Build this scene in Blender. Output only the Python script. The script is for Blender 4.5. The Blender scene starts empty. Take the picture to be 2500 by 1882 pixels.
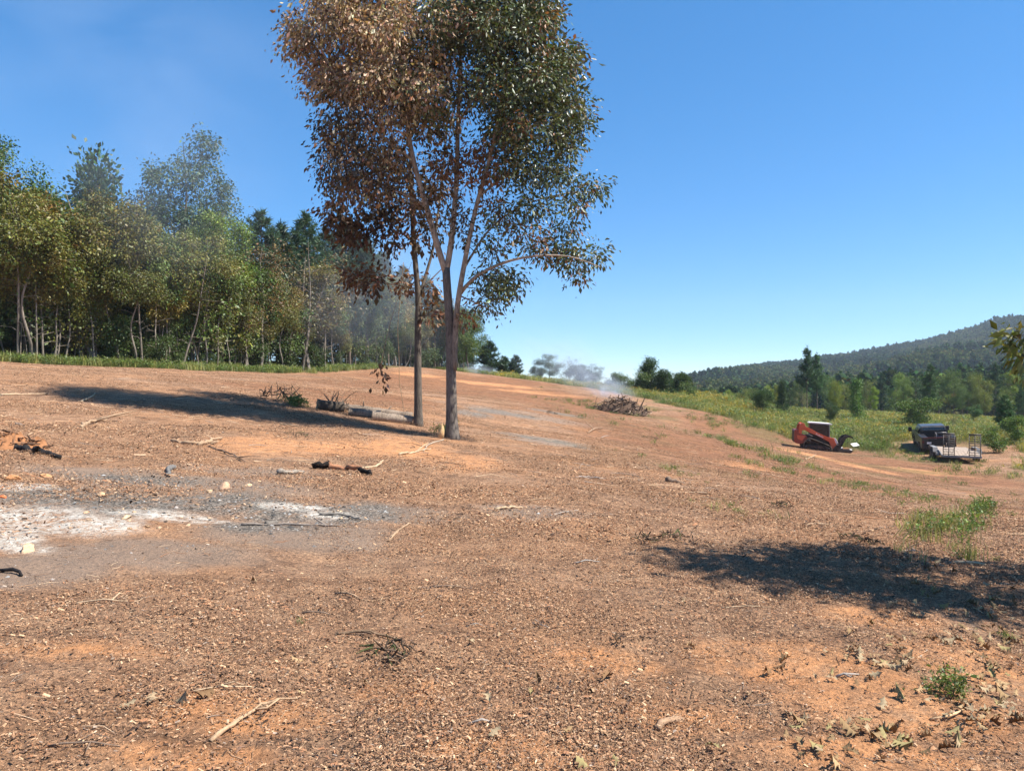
import bpy, bmesh, math, random
import numpy as np
from mathutils import Vector, Matrix

random.seed(7)
RNG = np.random.default_rng(7)
R = math.radians
scene = bpy.context.scene
COL = scene.collection

# ------------------------------------------------------------------ camera, sky, sun, exposure
EYE = 1.6
cam_d = bpy.data.cameras.new('camera')
cam = bpy.data.objects.new('camera', cam_d)
COL.objects.link(cam)
cam.location = (0, 0, EYE)
cam.rotation_euler = (R(90), 0, 0)
cam_d.sensor_fit = 'HORIZONTAL'
cam_d.sensor_width = 36
cam_d.lens = 26.0
cam_d.clip_start = 0.1
cam_d.clip_end = 9000
scene.camera = cam

SUN_EL, SUN_AZ = 53.0, 101.0          # azimuth clockwise from +Y
world = bpy.data.worlds.new('World')
scene.world = world
world.use_nodes = True
wn = world.node_tree.nodes
wl = world.node_tree.links
wn.clear()
w_out = wn.new('ShaderNodeOutputWorld')
w_bg = wn.new('ShaderNodeBackground')
w_sky = wn.new('ShaderNodeTexSky')
w_sky.sky_type = 'NISHITA'
w_sky.sun_disc = False
w_sky.sun_elevation = R(SUN_EL)
w_sky.sun_rotation = R(SUN_AZ)
w_sky.altitude = 3000
w_sky.air_density = 1.0
w_sky.dust_density = 0.0
w_sky.ozone_density = 6.0
w_bg.inputs['Strength'].default_value = 0.15
w_hs = wn.new('ShaderNodeHueSaturation')
w_hs.inputs['Saturation'].default_value = 1.45
w_gm = wn.new('ShaderNodeGamma')
w_gm.inputs[1].default_value = 0.7
wl.new(w_sky.outputs[0], w_gm.inputs[0])
wl.new(w_gm.outputs[0], w_hs.inputs['Color'])
wl.new(w_hs.outputs[0], w_bg.inputs[0])
wl.new(w_bg.outputs[0], w_out.inputs[0])

sun_d = bpy.data.lights.new('sun', 'SUN')
sun_d.energy = 4.9
sun_d.angle = R(0.53)
sun_d.color = (1.0, 0.945, 0.86)
sun = bpy.data.objects.new('sun', sun_d)
COL.objects.link(sun)
sdir = Vector((math.sin(R(SUN_AZ)) * math.cos(R(SUN_EL)), math.cos(R(SUN_AZ)) * math.cos(R(SUN_EL)), math.sin(R(SUN_EL))))
sun.rotation_euler = sdir.to_track_quat('Z', 'Y').to_euler()
sun.location = (30, 0, 60)

scene.view_settings.view_transform = 'Standard'
scene.view_settings.look = 'None'
scene.view_settings.gamma = 1
scene.view_settings.exposure = 1.15
scene.view_settings.use_curve_mapping = False
cy = scene.cycles
cy.max_bounces = 6
cy.diffuse_bounces = 3
cy.glossy_bounces = 2
cy.transmission_bounces = 4
cy.transparent_max_bounces = 8
cy.volume_bounces = 1
cy.volume_step_rate = 2.0
cy.volume_max_steps = 96
cy.use_denoising = True

# ------------------------------------------------------------------ small helpers
FD = 1598.0                                  # focal length in units of the 2212-wide view of the photograph
def Pd(u, v, D):                             # a point in the place at distance D (photo view 2212 x 1665)
    return np.array([(u - 1106) / FD * D, D, EYE + (832.5 - v) / FD * D])
def Ps(u, v, D):                             # same in 2500 x 1882 units
    return np.array([(u - 1250) / 1806.0 * D, D, EYE + (941 - v) / 1806.0 * D])

def link(o, parent=None):
    COL.objects.link(o)
    if parent is not None:
        o.parent = parent
    return o
def tag(o, label=None, cat=None, group=None, kind=None):
    if label: o['label'] = label
    if cat: o['category'] = cat
    if group: o['group'] = group
    if kind: o['kind'] = kind
    return o
def empty(name, loc=(0, 0, 0), rz=0.0):
    o = bpy.data.objects.new(name, None)
    o.empty_display_size = 0.2
    o.location = loc
    o.rotation_euler = (0, 0, rz)
    COL.objects.link(o)
    return o

def mesh_np(name, V, tris=None, quads=None, mat=None, col=None, smooth=False):
    me = bpy.data.meshes.new(name)
    V = np.asarray(V, dtype=np.float32).reshape(-1, 3)
    nt = 0 if tris is None else len(tris)
    nq = 0 if quads is None else len(quads)
    me.vertices.add(len(V))
    me.vertices.foreach_set('co', V.ravel())
    loops = []
    if nt: loops.append(np.asarray(tris, dtype=np.int32).ravel())
    if nq: loops.append(np.asarray(quads, dtype=np.int32).ravel())
    lv = np.concatenate(loops)
    me.loops.add(len(lv))
    me.loops.foreach_set('vertex_index', lv)
    me.polygons.add(nt + nq)
    starts = np.concatenate([np.arange(nt) * 3, nt * 3 + np.arange(nq) * 4]).astype(np.int32)
    me.polygons.foreach_set('loop_start', starts)
    if smooth:
        me.polygons.foreach_set('use_smooth', np.ones(nt + nq, dtype=bool))
    me.update(calc_edges=True)
    if col is not None:
        a = me.color_attributes.new('col', 'FLOAT_COLOR', 'POINT')
        c = np.ones((len(V), 4), dtype=np.float32)
        c[:, :col.shape[1]] = col
        a.data.foreach_set('color', c.ravel())
    if mat: me.materials.append(mat)
    return me

class Acc:
    """collects vertices, triangles, quads and colours into one mesh"""
    def __init__(s):
        s.V, s.T, s.Q, s.C, s.n = [], [], [], [], 0
    def add(s, V, tris=None, quads=None, col=(1, 1, 1)):
        V = np.asarray(V, dtype=np.float64).reshape(-1, 3)
        if tris is not None and len(tris): s.T.append(np.asarray(tris) + s.n)
        if quads is not None and len(quads): s.Q.append(np.asarray(quads) + s.n)
        c = np.asarray(col, dtype=np.float64)
        s.C.append(np.broadcast_to(c, (len(V), 3)) if c.ndim == 1 else c)
        s.V.append(V)
        s.n += len(V)
    def mesh(s, name, mat=None, smooth=False):
        return mesh_np(name, np.concatenate(s.V), np.concatenate(s.T) if s.T else None,
                       np.concatenate(s.Q) if s.Q else None, mat, np.concatenate(s.C), smooth)
    def obj(s, name, mat, parent=None, smooth=False):
        return link(bpy.data.objects.new(name, s.mesh(name, mat, smooth)), parent)
    def tube(s, pts, rad, sides=6, col=(1, 1, 1), cap=True):
        pts = np.asarray(pts, dtype=np.float64)
        rad = np.broadcast_to(np.asarray(rad, dtype=np.float64), (len(pts),))
        t = np.gradient(pts, axis=0)
        t /= np.linalg.norm(t, axis=1, keepdims=True) + 1e-9
        up = np.array([0.0, 0, 1]) if abs(t[0, 2]) < 0.8 else np.array([1.0, 0, 0])
        a = np.cross(t, up); a /= np.linalg.norm(a, axis=1, keepdims=True) + 1e-9
        b = np.cross(t, a)
        th = np.arange(sides) / sides * 2 * np.pi
        ring = a[:, None, :] * np.cos(th)[None, :, None] + b[:, None, :] * np.sin(th)[None, :, None]
        V = pts[:, None, :] + ring * rad[:, None, None]
        m = len(pts)
        i = np.arange(m - 1)[:, None] * sides
        j = np.arange(sides)[None, :]
        j2 = (j + 1) % sides
        Q = np.stack([i + j, i + j2, i + sides + j2, i + sides + j], -1).reshape(-1, 4)
        T = []
        if cap:
            T = [[0, k + 1, k] for k in range(1, sides - 1)] + [[(m - 1) * sides, (m - 1) * sides + k, (m - 1) * sides + k + 1] for k in range(1, sides - 1)]
        s.add(V.reshape(-1, 3), T if cap else None, Q, col)
    def box(s, c, size, rot=None, col=(1, 1, 1)):
        h = np.array(size) / 2.0
        V = np.array([[x, y, z] for x in (-1, 1) for y in (-1, 1) for z in (-1, 1)]) * h
        if rot is not None: V = V @ np.array(rot).T
        s.add(V + np.array(c), None, [[0, 1, 3, 2], [4, 6, 7, 5], [0, 4, 5, 1], [2, 3, 7, 6], [0, 2, 6, 4], [1, 5, 7, 3]], col)
    def bar(s, a, b, w, h=None, col=(1, 1, 1)):
        """rectangular bar from a to b"""
        a = np.array(a, float); b = np.array(b, float)
        d = b - a; L = np.linalg.norm(d); d = d / L
        up = np.array([0, 0, 1.0]) if abs(d[2]) < 0.9 else np.array([1.0, 0, 0])
        y = np.cross(up, d); y /= np.linalg.norm(y)
        z = np.cross(d, y)
        s.box((a + b) / 2, (L, w, h or w), np.stack([d, y, z], 1), col)

def rotz_m(a):
    c, s_ = math.cos(a), math.sin(a)
    return np.array([[c, -s_, 0], [s_, c, 0], [0, 0, 1]])

def smooth01(x, a, b):
    t = np.clip((x - a) / (b - a), 0, 1)
    return t * t * (3 - 2 * t)

def _hash(ix, iy, seed):
    h = (ix.astype(np.int64) * 374761393 + iy.astype(np.int64) * 668265263 + seed * 1442695041) & 0xFFFFFFFF
    h = ((h ^ (h >> 13)) * 1274126177) & 0xFFFFFFFF
    return ((h ^ (h >> 16)) & 0xFFFF) / 65535.0
def vnoise(x, y, seed=0):                    # value noise, -1..1
    ix = np.floor(x).astype(np.int64); iy = np.floor(y).astype(np.int64)
    fx = x - ix; fy = y - iy
    fx = fx * fx * (3 - 2 * fx); fy = fy * fy * (3 - 2 * fy)
    a = _hash(ix, iy, seed); b = _hash(ix + 1, iy, seed); c = _hash(ix, iy + 1, seed); d = _hash(ix + 1, iy + 1, seed)
    return 2 * (a + (b - a) * fx + (c - a) * fy + (a - b - c + d) * fx * fy) - 1
def fbm(x, y, seed=0, oct=3):
    s_ = 0; amp = 1.0; tot = 0
    for k in range(oct):
        s_ = s_ + amp * vnoise(x * 2 ** k + 17.3 * k, y * 2 ** k - 9.1 * k, seed + k)
        tot += amp; amp *= 0.5
    return s_ / tot

# ------------------------------------------------------------------ terrain
CP = [(0, 0, 0), (0, 3, 0), (-3, 4, .16), (3, 4, -.12), (-6, 8, .46), (6, 8, -.35), (0, 8, .03), (0, 14, .05),
      (-12, 14, 1.1), (10, 14, -.95), (-12.5, 20, 1.25), (-12, 24, 1.5), (.8, 30, -.12), (3, 40, .05),
      (20, 35, -3.0), (12, 25, -1.75), (14, 45, -1.9), (18.8, 46, -2.85), (32, 58, -3.62), (29.5, 50, -3.5), (26, 42, -3.5), (21, 56.4, -2.97), (24.8, 55.5, -3.36), (22.6, 58.2, -3.05),
      (5, 120, 1.4), (-10, 130, 3.0), (20, 118, -1.2), (60, 60, -4), (60, 110, -3.0), (30, 150, -5), (80, 150, -5.5),
      (-40, 45, 3.7), (-60, 100, 5), (-40, 150, 5), (0, 200, -5), (100, 200, -9), (100, 60, -8), (-100, 50, 7),
      (-60, 0, 5), (60, 0, -5), (0, -40, .3), (-60, -60, 4.5), (60, -60, -5), (20, 10, -1.6), (-20, 10, 1.8), (-100, 200, 6)]
CP += [tuple(Pd(*a)) for a in ((975, 948, 20), (902, 918, 23.5), (700, 830, 40), (0, 782, 45), (300, 795, 52), (600, 803, 70),
       (860, 793, 95), (1000, 803, 105), (1200, 828, 97), (1360, 850, 90), (1000, 840, 75), (1150, 860, 68), (1345, 892, 67),
       (1500, 888, 74), (1650, 922, 66), (1500, 868, 90), (1500, 854, 112), (1640, 903, 88), (1640, 880, 115), (1755, 926, 75), (1755, 906, 95), (1850, 936, 72), (1850, 893, 120), (2000, 932, 76), (2000, 902, 105), (1760, 970, 56), (1755, 893, 114), (1830, 915, 90),
       (2000, 919, 88), (2170, 938, 62))]
CP = np.array(CP, float)
_S = 20.0
def _phi(d2):
    return np.where(d2 > 1e-12, 0.5 * d2 * np.log(np.maximum(d2, 1e-12)), 0.0)
_xy = CP[:, :2] / _S
_d2 = ((_xy[:, None, :] - _xy[None, :, :]) ** 2).sum(-1)
_n = len(CP)
_A = np.zeros((_n + 3, _n + 3))
_A[:_n, :_n] = _phi(_d2) + np.eye(_n) * 0.004
_A[:_n, _n] = 1; _A[:_n, _n + 1:] = _xy
_A[_n, :_n] = 1; _A[_n + 1:, :_n] = _xy.T
_W = np.linalg.solve(_A, np.concatenate([CP[:, 2], np.zeros(3)]))

CREST_U = np.array([1300, 1440, 1500, 1540, 1600, 1680, 1730, 1790, 1850, 1950, 2000, 2050, 2100, 2150, 2212, 2400, 2700, 3200])
CREST_V = np.array([832, 824, 815, 806, 793, 783, 777, 765, 760, 745, 738, 725, 712, 696, 687, 660, 650, 680])
def far_z(x, y):
    yy = np.maximum(y, 1.0)
    u = 1106 + FD * x / yy
    v = np.interp(u, CREST_U, CREST_V)
    crest = EYE + (832.5 - v) / FD * 1300 - 17
    crest = np.maximum(crest, -10)
    ramp = smooth01(y, 380, 1300) ** 0.9
    h = -10 + (crest + 10) * ramp
    knoll = 17 * np.exp(-((u - 2060) / 190.0) ** 2) * np.exp(-((y - 560) / 120.0) ** 2)
    low = 9 * np.exp(-((u - 1560) / 110.0) ** 2) * np.exp(-((y - 760) / 150.0) ** 2)
    h = h + knoll + low + 7 * fbm(x / 160.0, y / 160.0, 5, 3) * ramp
    back = smooth01(-y, -60, 200)
    return h * (1 - back) + (-2 - 0.03 * np.clip(x, -100, 100)) * back

def base_z(x, y):
    q = np.stack([x, y], -1) / _S
    out = np.zeros(len(x))
    for i in range(0, len(x), 60000):
        qq = q[i:i + 60000]
        d2 = ((qq[:, None, :] - _xy[None]) ** 2).sum(-1)
        out[i:i + 60000] = _phi(d2) @ _W[:_n] + _W[_n] + qq @ _W[_n + 1:]
    return out
def height(x, y):
    x = np.atleast_1d(np.asarray(x, float)); y = np.atleast_1d(np.asarray(y, float))
    r = np.hypot(x, y)
    near = np.clip(base_z(np.clip(x, -130, 130), np.clip(y, -80, 230)), -12, 9)
    k = smooth01(r, 150, 260)
    z = near * (1 - k) + far_z(x, y) * k
    f = 1 - smooth01(r, 60, 200)
    z = z + f * 0.07 * fbm(x / 3.1, y / 3.1, 11, 2)
    f2 = 1 - smooth01(r, 18, 60)
    z = z + f2 * 0.042 * fbm(x / 0.75, y / 0.55, 21, 3)
    f3 = 1 - smooth01(r, 7, 20)
    z = z + f3 * 0.015 * fbm(x / 0.17, y / 0.14, 31, 2)
    return z
def hz(x, y):
    return float(height([x], [y])[0])
def ground_at(u, v):
    """where the photo's point (u, v) meets the ground"""
    D = np.exp(np.linspace(math.log(2.0), math.log(220.0), 900))
    x = (u - 1106) / FD * D
    z = EYE + (832.5 - v) / FD * D
    d = z - height(x, D)
    i = int(np.argmax(d < 0))
    if d[i] >= 0: i = 899
    if i > 0 and d[i] < 0:
        t = d[i - 1] / (d[i - 1] - d[i]); Dd = D[i - 1] + t * (D[i] - D[i - 1])
    else: Dd = D[i]
    xx = (u - 1106) / FD * Dd
    return np.array([xx, Dd, hz(xx, Dd)])

# masks on the ground: each blob (u, v, half width, half height) in the photo becomes a patch on the terrain
def patches(lst):
    out = []
    for (u, v, ru, rv) in lst:
        c = ground_at(u, v)
        a = ground_at(u, v + rv); b = ground_at(u, v - rv)
        out.append((c[0], c[1], ru / FD * c[1], max(0.12, abs(b[1] - a[1]) / 2)))
    return out
def mask(P, x, y, wob=0.45, seed=3, sc=0.9):
    m = np.zeros(len(x))
    n = fbm(x / sc, y / sc, seed, 4)
    for (cx, cy_, rx, ry) in P:
        d = np.sqrt(((x - cx) / rx) ** 2 + ((y - cy_) / ry) ** 2) + wob * n
        m = np.maximum(m, 1 - smooth01(d, 0.55, 1.15))
    return m
ASH = patches([(40, 1118, 150, 44), (170, 1135, 180, 28), (10, 1160, 90, 28), (40, 1052, 100, 12), (330, 1110, 130, 12), (430, 1122, 90, 8), (640, 1095, 90, 8), (720, 1112, 70, 10), (60, 1185, 70, 14)])
CHAR = patches([(300, 1038, 190, 15), (140, 1075, 150, 24), (260, 1090, 200, 30), (480, 1085, 220, 32), (620, 1098, 200, 30), (760, 1110, 120, 24), (560, 1140, 190, 14),
                (1080, 890, 100, 5), (1010, 892, 60, 6), (1200, 892, 70, 3), (1090, 937, 40, 3), (1150, 945, 40, 4), (1205, 955, 40, 4), (1250, 965, 35, 4)])
GREY = patches([(60, 1230, 190, 45), (330, 1190, 260, 38), (650, 1150, 260, 40), (850, 1110, 160, 24), (1150, 1105, 150, 16), (180, 1020, 220, 14), (420, 1050, 320, 30), (1120, 892, 170, 7), (1180, 952, 110, 9), (580, 1025, 200, 12), (760, 1175, 120, 20)])
CLAY = patches([(860, 968, 110, 26), (740, 968, 90, 22), (1010, 1000, 80, 20), (600, 958, 140, 26), (930, 985, 90, 24), (1060, 830, 120, 4), (1150, 848, 110, 4), (900, 810, 60, 4),
                (1990, 1018, 90, 6), (1640, 1016, 80, 7), (1860, 1008, 60, 5), (1700, 1430, 230, 60), (1930, 1520, 260, 90), (500, 1540, 230, 60), (860, 1500, 120, 36), (2090, 1430, 160, 60),
                (1850, 1630, 330, 50), (420, 1640, 260, 40), (1100, 1620, 200, 40), (1300, 1430, 150, 30), (1750, 985, 60, 8), (1880, 1330, 200, 26), (1500, 1560, 180, 40), (180, 1400, 200, 30)])
REDC = patches([(1000, 840, 320, 26), (1200, 870, 200, 16), (800, 830, 200, 16), (1500, 960, 380, 40), (1850, 1000, 300, 30), (1650, 930, 260, 24), (700, 850, 300, 16)])
GRASS_POLY = np.array([(-12, 108), (-4, 104), (5, 97.5), (10, 92), (14, 86), (17, 80), (18.5, 76), (20.5, 71), (22, 65), (22.3, 60), (24, 58.0), (26.5, 57.2), (29.2, 58.6), (31, 62.0), (32.2, 64.0), (37.5, 62), (38, 55), (35, 50), (32.5, 46),
                       (31, 41), (30, 34), (31, 20), (70, 5), (160, 60), (170, 170), (60, 185), (-20, 150)])
def inside(poly, x, y):
    c = np.zeros(len(x), bool); j = len(poly) - 1
    for i in range(len(poly)):
        xi, yi = poly[i]; xj, yj = poly[j]
        c ^= ((yi > y) != (yj > y)) & (x < (xj - xi) * (y - yi) / (yj - yi + 1e-12) + xi)
        j = i
    return c
EDGE = np.array([(-60, 33), (-44, 39), (-36, 42.5), (-31, 46), (-26, 53), (-24.4, 60), (-22.2, 70), (-19.6, 82), (-15.2, 97), (-10.5, 110), (-6, 121), (-6, 140)])
FOREST_POLY = np.concatenate([EDGE, [(-20, 175), (-160, 175), (-160, 20)]])
def grassy(x, y, amp=1.6):
    jx = x + amp * vnoise(x / 2.2, y / 2.2, 91); jy = y + amp * vnoise(x / 2.2 + 40, y / 2.2, 92)
    return inside(GRASS_POLY, jx, jy)
def foresty(x, y, grow=0.0):
    jx = x - grow + 0.8 * vnoise(x / 2.2, y / 2.2, 93); jy = y + 0.8 * vnoise(x / 2.0 + 40, y / 2.0, 94)
    return inside(FOREST_POLY, jx, jy)

# ------------------------------------------------------------------ materials
def new_mat(name):
    m = bpy.data.materials.new(name); m.use_nodes = True
    nt = m.node_tree; nt.nodes.clear()
    out = nt.nodes.new('ShaderNodeOutputMaterial')
    return m, nt, out
def N(nt, t, **kw):
    n = nt.nodes.new(t)
    for k, v in kw.items(): setattr(n, k, v)
    return n
def noise_n(nt, vec, scale, detail=4, rough=0.6, dist=0.0):
    n = N(nt, 'ShaderNodeTexNoise'); n.inputs['Scale'].default_value = scale; n.inputs['Detail'].default_value = detail
    n.inputs['Roughness'].default_value = rough; n.inputs['Distortion'].default_value = dist
    if vec is not None: nt.links.new(vec, n.inputs['Vector'])
    return n.outputs['Fac']
def ramp_n(nt, fac, stops):
    n = N(nt, 'ShaderNodeValToRGB'); e = n.color_ramp.elements
    while len(e) > 1: e.remove(e[0])
    e[0].position = stops[0][0]; e[0].color = (*stops[0][1], 1)
    for p, c in stops[1:]:
        k = e.new(p); k.color = (*c, 1)
    nt.links.new(fac, n.inputs[0])
    return n.outputs[0]
def mix_n(nt, fac, a, b, mode='MIX'):
    n = N(nt, 'ShaderNodeMix', data_type='RGBA', blend_type=mode)
    for s_, v in ((n.inputs[0], fac), (n.inputs[6], a), (n.inputs[7], b)):
        if hasattr(v, 'is_output'): nt.links.new(v, s_)
        elif isinstance(v, (int, float)): s_.default_value = v
        else: s_.default_value = (*v, 1)
    return n.outputs[2]
def math_n(nt, op, a, b=None, clamp=False):
    n = N(nt, 'ShaderNodeMath', operation=op, use_clamp=clamp)
    for s_, v in zip(n.inputs, (a, b)):
        if v is None: continue
        if hasattr(v, 'is_output'): nt.links.new(v, s_)
        else: s_.default_value = v
    return n.outputs[0]
def bump_n(nt, h, strength, dist):
    n = N(nt, 'ShaderNodeBump'); n.inputs['Strength'].default_value = strength; n.inputs['Distance'].default_value = dist
    nt.links.new(h, n.inputs['Height'])
    return n.outputs[0]
def princ(nt, out, color, rough=0.8, metal=0.0, normal=None, spec=0.3):
    p = N(nt, 'ShaderNodeBsdfPrincipled')
    for key, v in (('Base Color', color), ('Roughness', rough), ('Metallic', metal), ('Specular IOR Level', spec)):
        s_ = p.inputs[key]
        if hasattr(v, 'is_output'): nt.links.new(v, s_)
        elif isinstance(v, tuple): s_.default_value = (*v, 1)
        else: s_.default_value = v
    if normal is not None: nt.links.new(normal, p.inputs['Normal'])
    nt.links.new(p.outputs[0], out.inputs['Surface'])
    return p

def mat_ground():
    m, nt, out = new_mat('clay_ground')
    tc = N(nt, 'ShaderNodeTexCoord').outputs['Object']
    m1 = N(nt, 'ShaderNodeVertexColor', layer_name='m1')
    m2 = N(nt, 'ShaderNodeVertexColor', layer_name='m2')
    s1 = N(nt, 'ShaderNodeSeparateColor'); nt.links.new(m1.outputs[0], s1.inputs[0])
    s2 = N(nt, 'ShaderNodeSeparateColor'); nt.links.new(m2.outputs[0], s2.inputs[0])
    ash, char, grey = s1.outputs
    clay, red, green = s2.outputs
    n_big = noise_n(nt, tc, 0.35, 5, 0.6)
    n_mid = noise_n(nt, tc, 3.2, 5, 0.65)
    n_fin = noise_n(nt, tc, 34, 6, 0.75, 0.4)
    n_grn = noise_n(nt, tc, 130, 3, 0.7)
    base = ramp_n(nt, n_mid, [(0.30, (0.168, 0.100, 0.064)), (0.5, (0.265, 0.160, 0.102)), (0.7, (0.345, 0.220, 0.140))])
    base = mix_n(nt, ramp_n(nt, n_big, [(0.42, (0, 0, 0)), (0.66, (0.6, 0.6, 0.6))]), base, (0.37, 0.19, 0.095))
    spk = ramp_n(nt, n_fin, [(0.36, (0.30, 0.30, 0.30)), (0.5, (1, 1, 1)), (0.63, (1.7, 1.62, 1.45))])
    base = mix_n(nt, 0.85, base, spk, 'MULTIPLY')
    g2 = ramp_n(nt, n_grn, [(0.33, (0.55, 0.55, 0.55)), (0.5, (1, 1, 1)), (0.66, (1.35, 1.3, 1.2))])
    base = mix_n(nt, 0.7, base, g2, 'MULTIPLY')
    redc = mix_n(nt, n_mid, (0.14, 0.062, 0.034), (0.26, 0.118, 0.058))
    redc = mix_n(nt, 0.6, redc, spk, 'MULTIPLY')
    mps = N(nt, 'ShaderNodeMapping'); nt.links.new(tc, mps.inputs[0]); mps.inputs['Scale'].default_value = (0.35, 2.2, 1); mps.inputs['Rotation'].default_value = (0, 0, 0.35)
    strk = ramp_n(nt, noise_n(nt, mps.outputs[0], 1.6, 6, 0.75, 0.5), [(0.38, (0.38, 0.35, 0.33)), (0.5, (0.95, 0.95, 0.95)), (0.62, (1.35, 1.3, 1.2))])
    redc = mix_n(nt, 0.8, redc, strk, 'MULTIPLY')
    base = mix_n(nt, 0.35, base, strk, 'MULTIPLY')
    base = mix_n(nt, math_n(nt, 'MULTIPLY', red, 0.75), base, redc)
    clc = mix_n(nt, n_mid, (0.44, 0.195, 0.082), (0.58, 0.30, 0.145))
    clc = mix_n(nt, 0.45, clc, spk, 'MULTIPLY')
    cf = math_n(nt, 'MULTIPLY', clay, ramp_n(nt, noise_n(nt, tc, 7, 4), [(0.32, (0.15, 0.15, 0.15)), (0.6, (0.95, 0.95, 0.95))]))
    base = mix_n(nt, cf, base, clc)
    greyc = mix_n(nt, n_fin, (0.13, 0.10, 0.078), (0.36, 0.275, 0.21))
    base = mix_n(nt, math_n(nt, 'MULTIPLY', grey, 0.7), base, greyc)
    chc = ramp_n(nt, n_fin, [(0.36, (0.025, 0.024, 0.023)), (0.5, (0.135, 0.115, 0.096)), (0.62, (0.38, 0.325, 0.265))])
    chf = math_n(nt, 'MULTIPLY', char, ramp_n(nt, noise_n(nt, tc, 4.5, 5, 0.7), [(0.34, (0.35, 0.35, 0.35)), (0.52, (1, 1, 1))]))
    base = mix_n(nt, chf, base, chc)
    asc = ramp_n(nt, noise_n(nt, tc, 16, 6, 0.7), [(0.33, (0.30, 0.27, 0.235)), (0.5, (0.56, 0.505, 0.43)), (0.65, (0.74, 0.69, 0.61))])
    asf = math_n(nt, 'MULTIPLY', ash, ramp_n(nt, noise_n(nt, tc, 6.5, 8, 0.8, 0.8), [(0.40, (0.05, 0.05, 0.05)), (0.56, (1, 1, 1))]))
    base = mix_n(nt, asf, base, asc)
    grc = mix_n(nt, n_mid, (0.075, 0.072, 0.028), (0.13, 0.12, 0.045))
    base = mix_n(nt, math_n(nt, 'MULTIPLY', green, 0.9), base, grc)
    hgt = math_n(nt, 'ADD', math_n(nt, 'MULTIPLY', n_fin, 1.0), math_n(nt, 'MULTIPLY', n_grn, 0.35))
    nb = bump_n(nt, hgt, 0.9, 0.035)
    princ(nt, out, base, 0.95, 0, nb, 0.12)
    return m

def mat_leaf(name, gloss=0.05, trans=0.3, rough=0.4):
    m, nt, out = new_mat(name)
    vc = N(nt, 'ShaderNodeVertexColor', layer_name='col').outputs[0]
    oi = N(nt, 'ShaderNodeObjectInfo')
    k = N(nt, 'ShaderNodeMapRange'); nt.links.new(oi.outputs['Random'], k.inputs[0])
    k.inputs[3].default_value = 0.78; k.inputs[4].default_value = 1.22
    c = mix_n(nt, 1.0, vc, oi.outputs['Color'], 'MULTIPLY')
    vm = N(nt, 'ShaderNodeVectorMath', operation='SCALE'); nt.links.new(c, vm.inputs[0]); nt.links.new(k.outputs[0], vm.inputs['Scale'])
    c = vm.outputs[0]
    d = N(nt, 'ShaderNodeBsdfDiffuse'); nt.links.new(c, d.inputs[0])
    t = N(nt, 'ShaderNodeBsdfTranslucent'); nt.links.new(mix_n(nt, 1.0, c, (1.15, 1.1, 0.55), 'MULTIPLY'), t.inputs[0])
    g = N(nt, 'ShaderNodeBsdfGlossy'); g.inputs['Roughness'].default_value = rough; g.inputs[0].default_value = (0.9, 0.92, 0.95, 1)
    s1 = N(nt, 'ShaderNodeMixShader'); s1.inputs[0].default_value = trans
    nt.links.new(d.outputs[0], s1.inputs[1]); nt.links.new(t.outputs[0], s1.inputs[2])
    s2 = N(nt, 'ShaderNodeMixShader'); s2.inputs[0].default_value = gloss
    nt.links.new(s1.outputs[0], s2.inputs[1]); nt.links.new(g.outputs[0], s2.inputs[2])
    nt.links.new(s2.outputs[0], out.inputs['Surface'])
    return m
def mat_bark(name, dark, light, scale=1.0, strength=0.8):
    m, nt, out = new_mat(name)
    tc = N(nt, 'ShaderNodeTexCoord').outputs['Object']
    mp = N(nt, 'ShaderNodeMapping'); nt.links.new(tc, mp.inputs[0]); mp.inputs['Scale'].default_value = (1, 1, 0.22)
    a = noise_n(nt, mp.outputs[0], 26 * scale, 6, 0.7, 0.6)
    b = noise_n(nt, tc, 2.2 * scale, 4, 0.6)
    vc = N(nt, 'ShaderNodeVertexColor', layer_name='col').outputs[0]
    c = ramp_n(nt, a, [(0.33, dark), (0.62, light)])
    c = mix_n(nt, ramp_n(nt, b, [(0.4, (0, 0, 0)), (0.7, (0.45, 0.45, 0.45))]), c, tuple(min(1, x * 1.5) for x in light))
    c = mix_n(nt, 1.0, c, vc, 'MULTIPLY')
    princ(nt, out, c, 0.9, 0, bump_n(nt, a, strength, 0.02 / scale), 0.15)
    return m
def mat_flat(name, color, rough=0.7, metal=0.0, var=0.15, scale=8.0, spec=0.3, dust=0.0, dustc=(0.36, 0.21, 0.13)):
    """plain paint or steel with slight wear and dust"""
    m, nt, out = new_mat(name)
    tc = N(nt, 'ShaderNodeTexCoord').outputs['Object']
    n = noise_n(nt, tc, scale, 5, 0.65)
    c = ramp_n(nt, n, [(0.3, tuple(x * (1 - var) for x in color)), (0.7, tuple(min(1, x * (1 + var)) for x in color))])
    if dust:
        c = mix_n(nt, math_n(nt, 'MULTIPLY', ramp_n(nt, noise_n(nt, tc, scale * 0.5, 4), [(0.35, (0, 0, 0)), (0.7, (1, 1, 1))]), dust), c, dustc)
    princ(nt, out, c, rough, metal, bump_n(nt, noise_n(nt, tc, scale * 6, 3), 0.08, 0.01), spec)
    return m
def mat_attr(name, rough=0.9, bump=0.4, bscale=60, spec=0.12):
    m, nt, out = new_mat(name)
    vc = N(nt, 'ShaderNodeVertexColor', layer_name='col').outputs[0]
    tc = N(nt, 'ShaderNodeTexCoord').outputs['Object']
    n = noise_n(nt, tc, bscale, 4, 0.65)
    c = mix_n(nt, 0.8, vc, ramp_n(nt, n, [(0.3, (0.6, 0.6, 0.6)), (0.7, (1.3, 1.3, 1.3))]), 'MULTIPLY')
    oi = N(nt, 'ShaderNodeObjectInfo')
    c = mix_n(nt, 1.0, c, oi.outputs['Color'], 'MULTIPLY')
    princ(nt, out, c, rough, 0, bump_n(nt, n, bump, 0.01), spec)
    return m

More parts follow.
